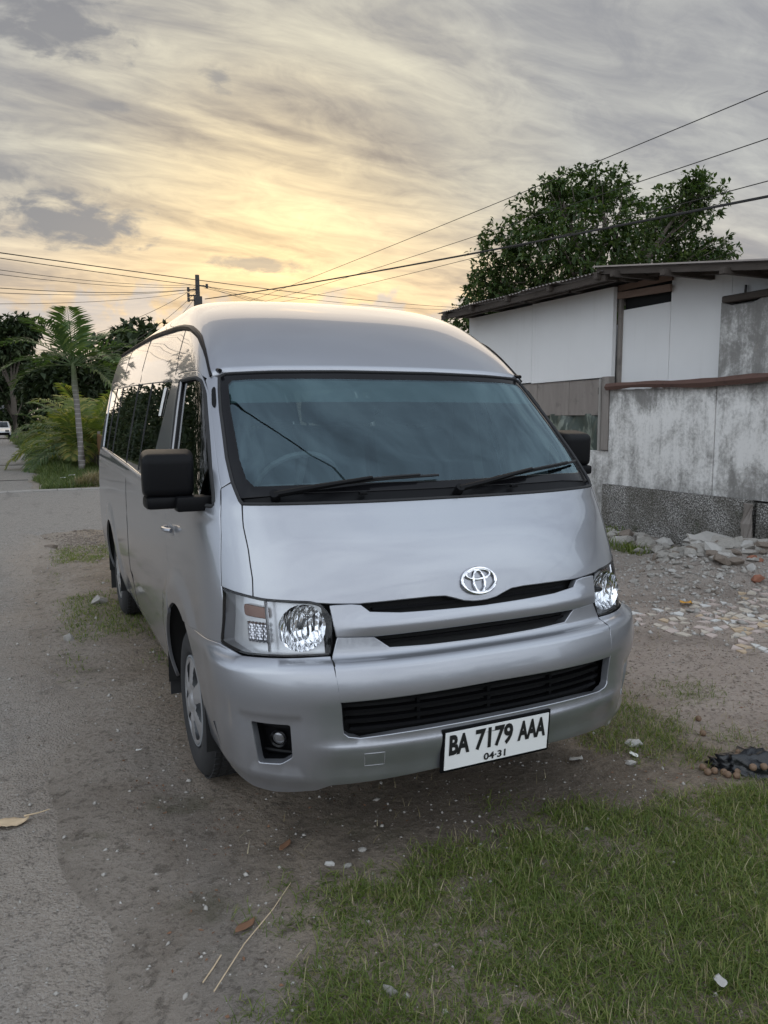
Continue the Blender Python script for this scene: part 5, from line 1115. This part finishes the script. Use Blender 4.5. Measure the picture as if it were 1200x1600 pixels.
# slender palm
pt = thing('palm_tree', 'slender single palm with ringed grey trunk at the verge corner', 'palm', (-.19, 21.4, 0))
mb = MB(); mb.tube([(0, 0, -.1), (.02, 0, .4), (.0, .02, 1.2), (-.03, 0, 2.1), (-.06, 0, 2.55), (-.07, 0, 3.2)], [.12, .10, .085, .080, .085, .055], 12); mb.make('trunk', 'palm_bark', pt, True)
for k, (az, el, ln) in enumerate([(0.1, .75, 1.75), (.75, .25, 1.7), (1.4, .95, 1.6), (2.0, .35, 1.7), (2.7, .55, 1.8), (3.3, .15, 1.7), (3.9, .8, 1.7), (4.6, 1.0, 1.6), (5.2, .3, 1.8), (5.8, .45, 1.75), (1.0, .75, 1.6), (3.0, -.1, 1.5), (.2, -.05, 1.5), (5.5, -.2, 1.4)]):
    frond((-.07, 0, 3.1), az, el+.14, ln*1.28, 1.25, .74, 26, .075, hang=.14).make('frond', 'palm_leaf', pt)
# young coconut palms
for k, (x, y, sc, lab) in enumerate([(.0, 23.9, .9, 'stemless young coconut palm just left of the slender palm trunk'), (.35, 25.0, 1.05, 'young coconut palm right of the slender trunk beside the fence'), (.05, 27.0, .95, 'yellowish young coconut palm in the middle of the verge'), (.6, 29.5, 1.1, 'taller young coconut palm at the back of the clump'),
                          (.0, 38.0, .9, 'young coconut palm by the second grass verge'), (-.6, 50.0, .85, 'farthest young coconut palm near the parked white car')]):
    t = thing('coconut_palm', lab, 'palm', (x, y, 0), 'young coconut palms along the verge'); rr = random.Random(40+k)
    mb = MB()
    for q in range(7): a = rr.uniform(0, 6.28); mb.tube([(.08*math.cos(a), .08*math.sin(a), -.05), (.16*math.cos(a), .16*math.sin(a), .55*sc), (.26*math.cos(a), .26*math.sin(a), .95*sc)], [.05, .035, .02], 5)
    mb.make('stem', 'bark', t, True)
    for q in range(16):
        az = q*2.4+rr.uniform(-.3, .3); el = rr.uniform(.75, 1.35) if q < 9 else rr.uniform(.25, .6); frond((.1*math.cos(az), .1*math.sin(az), .5*sc), az, el, sc*rr.uniform(2.0, 2.9), 1.8, .70*sc, 34, .07, hang=.30).make('frond', 'coconut_leaf' if q % 4 else 'palm_leaf', t)
# dry cut fronds and hay at the verge corner
t = thing('hay_heap', 'low heap of dry brown cuttings at the verge corner', 'heap', (-.02, 17.0, .02))
n = 3600; a = RNG.uniform(0, 2*PI, n); q = np.sqrt(RNG.random(n)); xy = np.stack([q*np.cos(a)*.62, q*np.sin(a)*.38], 1); zz = .27*(1-q**2)*RNG.uniform(.3, 1, n); blades('dry_grass', xy, .22, .014, .9, 'dry_blade', 1.25, zf=zz, parent=t)
mb = MB(); mb.lathe([(.20, .001), (.17, .25), (.08, .48), (-.05, .58)], 16, (0, 0, 0), 'z'); mb.V = [(v[0], v[1]*.65, v[2]) for v in mb.V]; mb.make('core', 'stone_brown', t, True)
# fence of upright planks
t = thing('plank_fence', 'brown upright plank fence beside the slender palm', 'fence', (.42, 16.9, 0))
for k in range(46):
    y = .14*k; mb = MB(); mb.box((random.uniform(-.01, .01), y, .78+random.uniform(-.02, .03)), (.025, .13, .62)); mb.make('plank', 'fence_wood', t)
mb = MB(); mb.box((.03, 3.2, .22), (.12, 6.6, .50)); mb.make('base_wall', 'dark_timber', t)
for y in (0.0, 2.1, 4.2, 6.3): mb = MB(); mb.box((.05, y, .60), (.09, .09, 1.2)); mb.make('post', 'grey_wood', t)
# utility pole
t = thing('utility_pole', 'dark utility pole with crossing wires beyond the minibus roof', 'pole', (5.75, 33.3, 0))
mb = MB(); mb.tube([(0, 0, -.3), (0, 0, 4), (0, 0, 8.0)], [.14, .12, .095], 12); mb.make('shaft', 'steel_dark', t, True)
mb = MB(); mb.box((0, 0, 6.75), (.34, .28, .62)); mb.make('junction_box', 'steel_dark', t, bevel=.02)
for z, s_ in ((7.55, 1), (7.35, -1), (7.1, -1), (6.9, -1)): mb = MB(); mb.tube([(0, 0, z), (s_*.42, 0, z-.03)], .035, 6); mb.tube([(s_*.42, 0, z-.1), (s_*.42, 0, z+.08)], .06, 7); mb.make('insulator', 'steel_dark', t, True)
def wire(label, a, b, sag, rad, ext=0.0, group=None):
    a = Vector(a); b = Vector(b); a = a+(a-b)*ext; n = 36; pts = [a.lerp(b, i/n)-Vector((0, 0, 4*sag*(i/n)*(1-i/n))) for i in range(n+1)]
    mb = MB(); mb.tube(pts, rad, 5, False); o = mb.make('overhead_wire', 'cable_black', None, True); o['label'] = label; o['category'] = 'wire'
    if group: o['group'] = group
wire('thick black cable sagging past the treetop down to the pole', (8.03, 3.77, 4.84), (6.05, 33.2, 6.95), .38, .021, .9)
wire('topmost thin wire climbing to the right edge of the picture', (8.12, 3.93, 6.31), (8.64, 43.85, 7.66), .30, .008, .6)
wire('second thin wire from the top at the right edge', (8.08, 3.86, 5.67), (10.39, 43.1, 8.1), .34, .008, .6)
wire('third thin wire crossing just above the treetop', (8.05, 3.8, 5.12), (11.77, 42.48, 8.28), .40, .008, .6)
wire('cable spanning high above the minibus, seen mirrored in its windscreen', (-9.0, 4.5, 5.6), (11.0, -3.8, 5.6), .12, .013)
GW = 'wires crossing the sky left of the pole'
for k, (a, b, r_) in enumerate([((-4.42, 15.17, 5.5), (31.77, 50.14, 10.07), .013), ((-4.43, 15.16, 5.41), (29.01, 51.4, 9.99), .010), ((-4.44, 15.13, 5.15), (5.83, 33.3, 7.57), .008), ((-4.45, 15.12, 5.03), (5.8, 33.3, 7.49), .008), ((-4.47, 15.07, 4.61), (5.79, 33.3, 7.4), .010), ((-4.48, 15.05, 4.45), (5.77, 33.3, 7.4), .008), ((-4.5, 15.02, 4.12), (5.74, 33.3, 7.31), .007)]):
    wire(['highest wire at the left edge, passing above the pole', 'second wire at the left edge, passing above the pole'][k] if k < 2 else 'thin wire sagging from the left edge to the pole top', a, b, .55 if k < 2 else .45, r_, .35, GW)
for a, b in (((-.35, 24.18, 3.99), (5.83, 33.3, 7.57)), ((.72, 23.62, 3.48), (5.82, 33.3, 7.4)), ((1.21, 21.15, 3.32), (5.78, 33.3, 7.2))): wire('service wire dropping from the pole behind the minibus roof', a, b, .25, .009, 0, 'service wires dropping from the pole')
for a, b in (((6.01, 33.3, 7.57), (26.14, 41.23, 7.07)), ((6.03, 33.3, 7.46), (23.89, 42.38, 7.92)), ((5.99, 33.3, 7.57), (26.15, 52.48, 8.2))): wire('wire running from the pole to the right behind the minibus', a, b, .5, .009, 0, 'wires running right from the pole')

# ------------------------------------------------------------------ distant car
t = thing('parked_car', 'pale hatchback far down the road at the left edge', 'car', (-3.75, 66.5, 0))
prof = [(-.1, .35), (0, .62), (.5, .82), (1.0, .92), (1.5, 1.38), (2.7, 1.42), (3.5, .98), (3.75, .9), (3.8, .4)]
V = [];
for x in (-.80, -.78, .78, .80):
    for y, z in prof: V.append((x*(.82 if z > 1.2 else 1), y, z if abs(x) == .78 else z-.04))
n = len(prof); mb = MB(); mb.add(V, [(i*n+j, i*n+j+1, (i+1)*n+j+1, (i+1)*n+j) for i in range(3) for j in range(n-1)]+[tuple(range(n)), tuple(range(3*n, 4*n))[::-1], ]); mb.make('body', 'car_white', t, True)
mb = MB(); mb.add([(-.66, 1.0, .95), (.66, 1.0, .95), (.58, 1.46, 1.36), (-.58, 1.46, 1.36)], [(0, 1, 2, 3)]); mb.make('windscreen', 'dark_glass', t)
for x in (-.58, .58): mb = MB(); mb.box((x, -.02, .66), (.28, .10, .14)); mb.make('headlight', 'bulb_glass', t)
mb = MB(); mb.box((0, -.1, .42), (1.5, .06, .22)); mb.make('grille', 'black_plastic', t)
for x in (-.70, .70):
    for y in (.65, 3.05): mb = MB(); mb.lathe([(-.09, .02), (-.09, .30), (.09, .30), (.09, .02)], 16, (x, y, .30)); mb.make('wheel', 'rubber', t)
# white far house beyond the palms
t = thing('far_house', 'white far house glimpsed at the left edge above the parked car', 'house', (-9.0, 118, 0))
mb = MB(); mb.box((2.6, 0, 2.6), (5, 4, 5.2)); mb.make('wall', 'white_board', t); mb = MB(); mb.box((2.6, 0, 5.4), (5.6, 4.6, .3)); mb.make('roof', 'roof_iron', t)

# ------------------------------------------------------------------ small things on the ground
def crumple(name, label, cat, x, y, L, Wd, mat, rz=0, lift=.006, seed=1, group=None, curl=.25, z=None):
    r = random.Random(seed); V = []; n, k = 9, 5
    for i in range(n):
        t = i/(n-1); w = Wd*math.sin(PI*min(1, t*.93+.05))**.75
        for j in range(k): u = j/(k-1)-.5; V.append((L*(t-.5), w*u, curl*L*(t-.5)**2+abs(u)*Wd*.25*math.sin(t*5)+r.uniform(-1, 1)*.04*Wd))
    mb = MB(); mb.add(V, [(i*k+j, (i+1)*k+j, (i+1)*k+j+1, i*k+j+1) for i in range(n-1) for j in range(k-1)])
    o = mb.make(name, mat, None, True); o.location = (x, y, (float(road_z(np.array(x), np.array(y))) if z is None else z)+lift); o.rotation_euler = (r.uniform(-.15, .15), r.uniform(-.15, .15), rz); o['label'] = label; o['category'] = cat
    md = o.modifiers.new('thick', 'SOLIDIFY'); md.thickness = .0015
    if group: o['group'] = group
    return o
o = crumple('dry_leaf', 'large pale dry leaf lying on the asphalt at the left', 'leaf', -1.63, .885, .135, .075, 'dead_leaf', .12, .012, 3)
mb = MB(); mb.tube([(.05, 0, .012), (.10, .004, .006), (.145, .012, .004)], [.004, .003, .002], 5); s_ = mb.make('stalk', 'dead_leaf', o, True)
crumple('fallen_leaf', 'orange-brown fallen leaf on bare soil before the bumper', 'leaf', -.71, .255, .075, .032, 'brown_leaf', .8, .008, 5)
crumple('fallen_leaf', 'brown fallen leaf by the dry stalk at the grass edge', 'leaf', -.955, -.115, .085, .036, 'brown_leaf', .6, .012, 6)
crumple('mango_leaf', 'bright orange leaf on the grey yard beyond the bumper', 'leaf', 3.39, 2.27, .13, .10, 'orange_peel', .2, .03, 7)
crumple('paper_scrap', 'white paper scrap on soil right of the number plate', 'litter', 1.02, .33, .06, .035, 'litter_white', 1.4, .01, 8)
crumple('paper_scrap', 'tiny white scrap on the dirt left of the front wheel', 'litter', -1.09, 1.35, .03, .02, 'litter_white', .4, .012, 9)
crumple('plastic_scrap', 'pale plastic scrap in the grass at the lower right', 'litter', .155, -.93, .055, .035, 'stone_pale', .9, .03, 10)
crumple('plastic_scrap', 'clear crumpled plastic on soil under the front bumper', 'litter', .74, .40, .09, .05, 'stone_pale', .3, .012, 12)
for (x, y, q) in ((-.3, 18.2, .10), (-.52, 17.8, .08)): crumple('verge_litter', 'white scrap in the verge grass before the palm', 'litter', x-.3, y, q*1.6, q, 'litter_white', .2, .16, 13, 'white scraps in the verge grass')
# dry stalk
mb = MB(); mb.tube([(-1.10, -.33, .012), (-.98, -.20, .03), (-.86, -.09, .035), (-.77, .0, .05)], [.0020, .0018, .0015, .0008], 6); o = mb.make('dry_stalk', 'dead_leaf', None, True); o['label'] = 'long straight dry stalk lying at the edge of the grass'; o['category'] = 'stalk'
mb = MB(); mb.tube([(-1.12, -.28, .010), (-1.08, -.235, .012), (-1.05, -.20, .016)], .0022, 5); o = mb.make('dry_stalk', 'dead_leaf', None, True); o['label'] = 'short thin dry stalk left of the long one'; o['category'] = 'stalk'
# black bag with nuts
bm = bmesh.new(); bmesh.ops.create_icosphere(bm, subdivisions=4, radius=1); r = random.Random(2)
for v_ in bm.verts:
    k = 1+.16*math.sin(v_.co.x*7+v_.co.y*5)+.13*math.sin(v_.co.y*13-v_.co.z*9)+.09*math.sin(v_.co.x*21+v_.co.z*17); v_.co = Vector((v_.co.x*.17*k, v_.co.y*.085*k, max(-.01, v_.co.z*.075*k)))
me = bpy.data.meshes.new('plastic_bag'); bm.to_mesh(me); bm.free(); me.polygons.foreach_set('use_smooth', [True]*len(me.polygons)); o = link('plastic_bag', me, 'black_bag', label='torn black plastic bag lying at the edge of the grass', category='bag'); o.location = (1.40, -.02, float(gh(1.40, -.02))+.005); o.rotation_euler = (0, 0, -.5)
nut = MB(); nut.lathe([(-.016, .001), (-.014, .009), (-.006, .015), (.004, .016), (.012, .011), (.016, .001)], 12, (0, 0, 0), 'z'); n0 = nut.make('palm_nut', 'nut_shell', None, True)
spots = [(1.24, .005), (1.215, .035), (1.26, -.045), (1.285, .05), (1.31, -.085), (1.335, .02), (1.36, -.10), (1.41, .06), (1.18, .04), (1.20, .085), (1.45, -.02), (1.38, .05), (1.62, .50), (1.50, .36), (1.29, -.02), (1.235, -.02), (1.47, .08)]
for k, (x, y) in enumerate(spots):
    q = n0 if k == 0 else n0.copy()
    if k: COL.objects.link(q)
    q.location = (x, y, float(gh(x, y))+.013+(.045 if 1.30 < x < 1.46 else 0)); q.rotation_euler = (random.uniform(0, 3), random.uniform(0, 3), 0)
    q['label'] = 'round brown nut lying alone on the bare yard' if x > 1.48 else 'round brown nut scattered around the black plastic bag'; q['category'] = 'nut'; q['group'] = 'nuts on the yard' if x > 1.48 else 'nuts around the bag'
n = 1500; C_ = np.stack([RNG.uniform(-1.2, 2.6, n), RNG.uniform(-.9, 1.9, n), np.zeros(n)], 1); C_ = C_[(fb(C_[:, 0], C_[:, 1], 1.7, 71) > .44)]; n = len(C_); C_[:, 2] = gh(C_[:, 0], C_[:, 1])+.004
D_ = RNG.normal(0, 1, (n, 3)); D_[:, 2] *= .12; V_, F_ = leaf_arr(C_, D_, RNG.uniform(.006, .024, n), RNG.uniform(.003, .011, n), .05); link('leaf_litter', fast_mesh('leaf_litter', V_, F_), 'brown_leaf', kind='stuff')
# single stones
for x, y, sz, mt, lab in [(-1.32, 8.0, .10, 'stone_brown', 'large brown stone at the ragged asphalt edge behind the van'), (-1.30, 3.55, .055, 'stone_grey', 'flat grey stone beside the rear wheel grass'), (-1.02, 4.6, .10, 'stone_grey', 'half-buried grey rock before the rear wheel'), (-.60, .085, .017, 'stone_pale', 'pale pebble pair member nearest the grass edge'), (-.545, .05, .015, 'stone_grey', 'smaller grey pebble beside the pale one at the grass edge'),
                          (1.10, .42, .05, 'stone_pale', 'pale stone on soil right of the bumper end'), (-.46, .12, .018, 'stone_grey', 'grey stone on dark soil below the bumper centre'), (.95, .27, .03, 'stone_pale', 'white pebble in front of the paper scrap'), (-1.60, .80, .012, 'stone_pale', 'small white pebble under the large dry leaf'), (-.66, -.54, .03, 'stone_grey', 'grey stone in the lower grass')]:
    put_chunk('stone', x, y, sz, mt, 0.0, label=lab, category='stone')
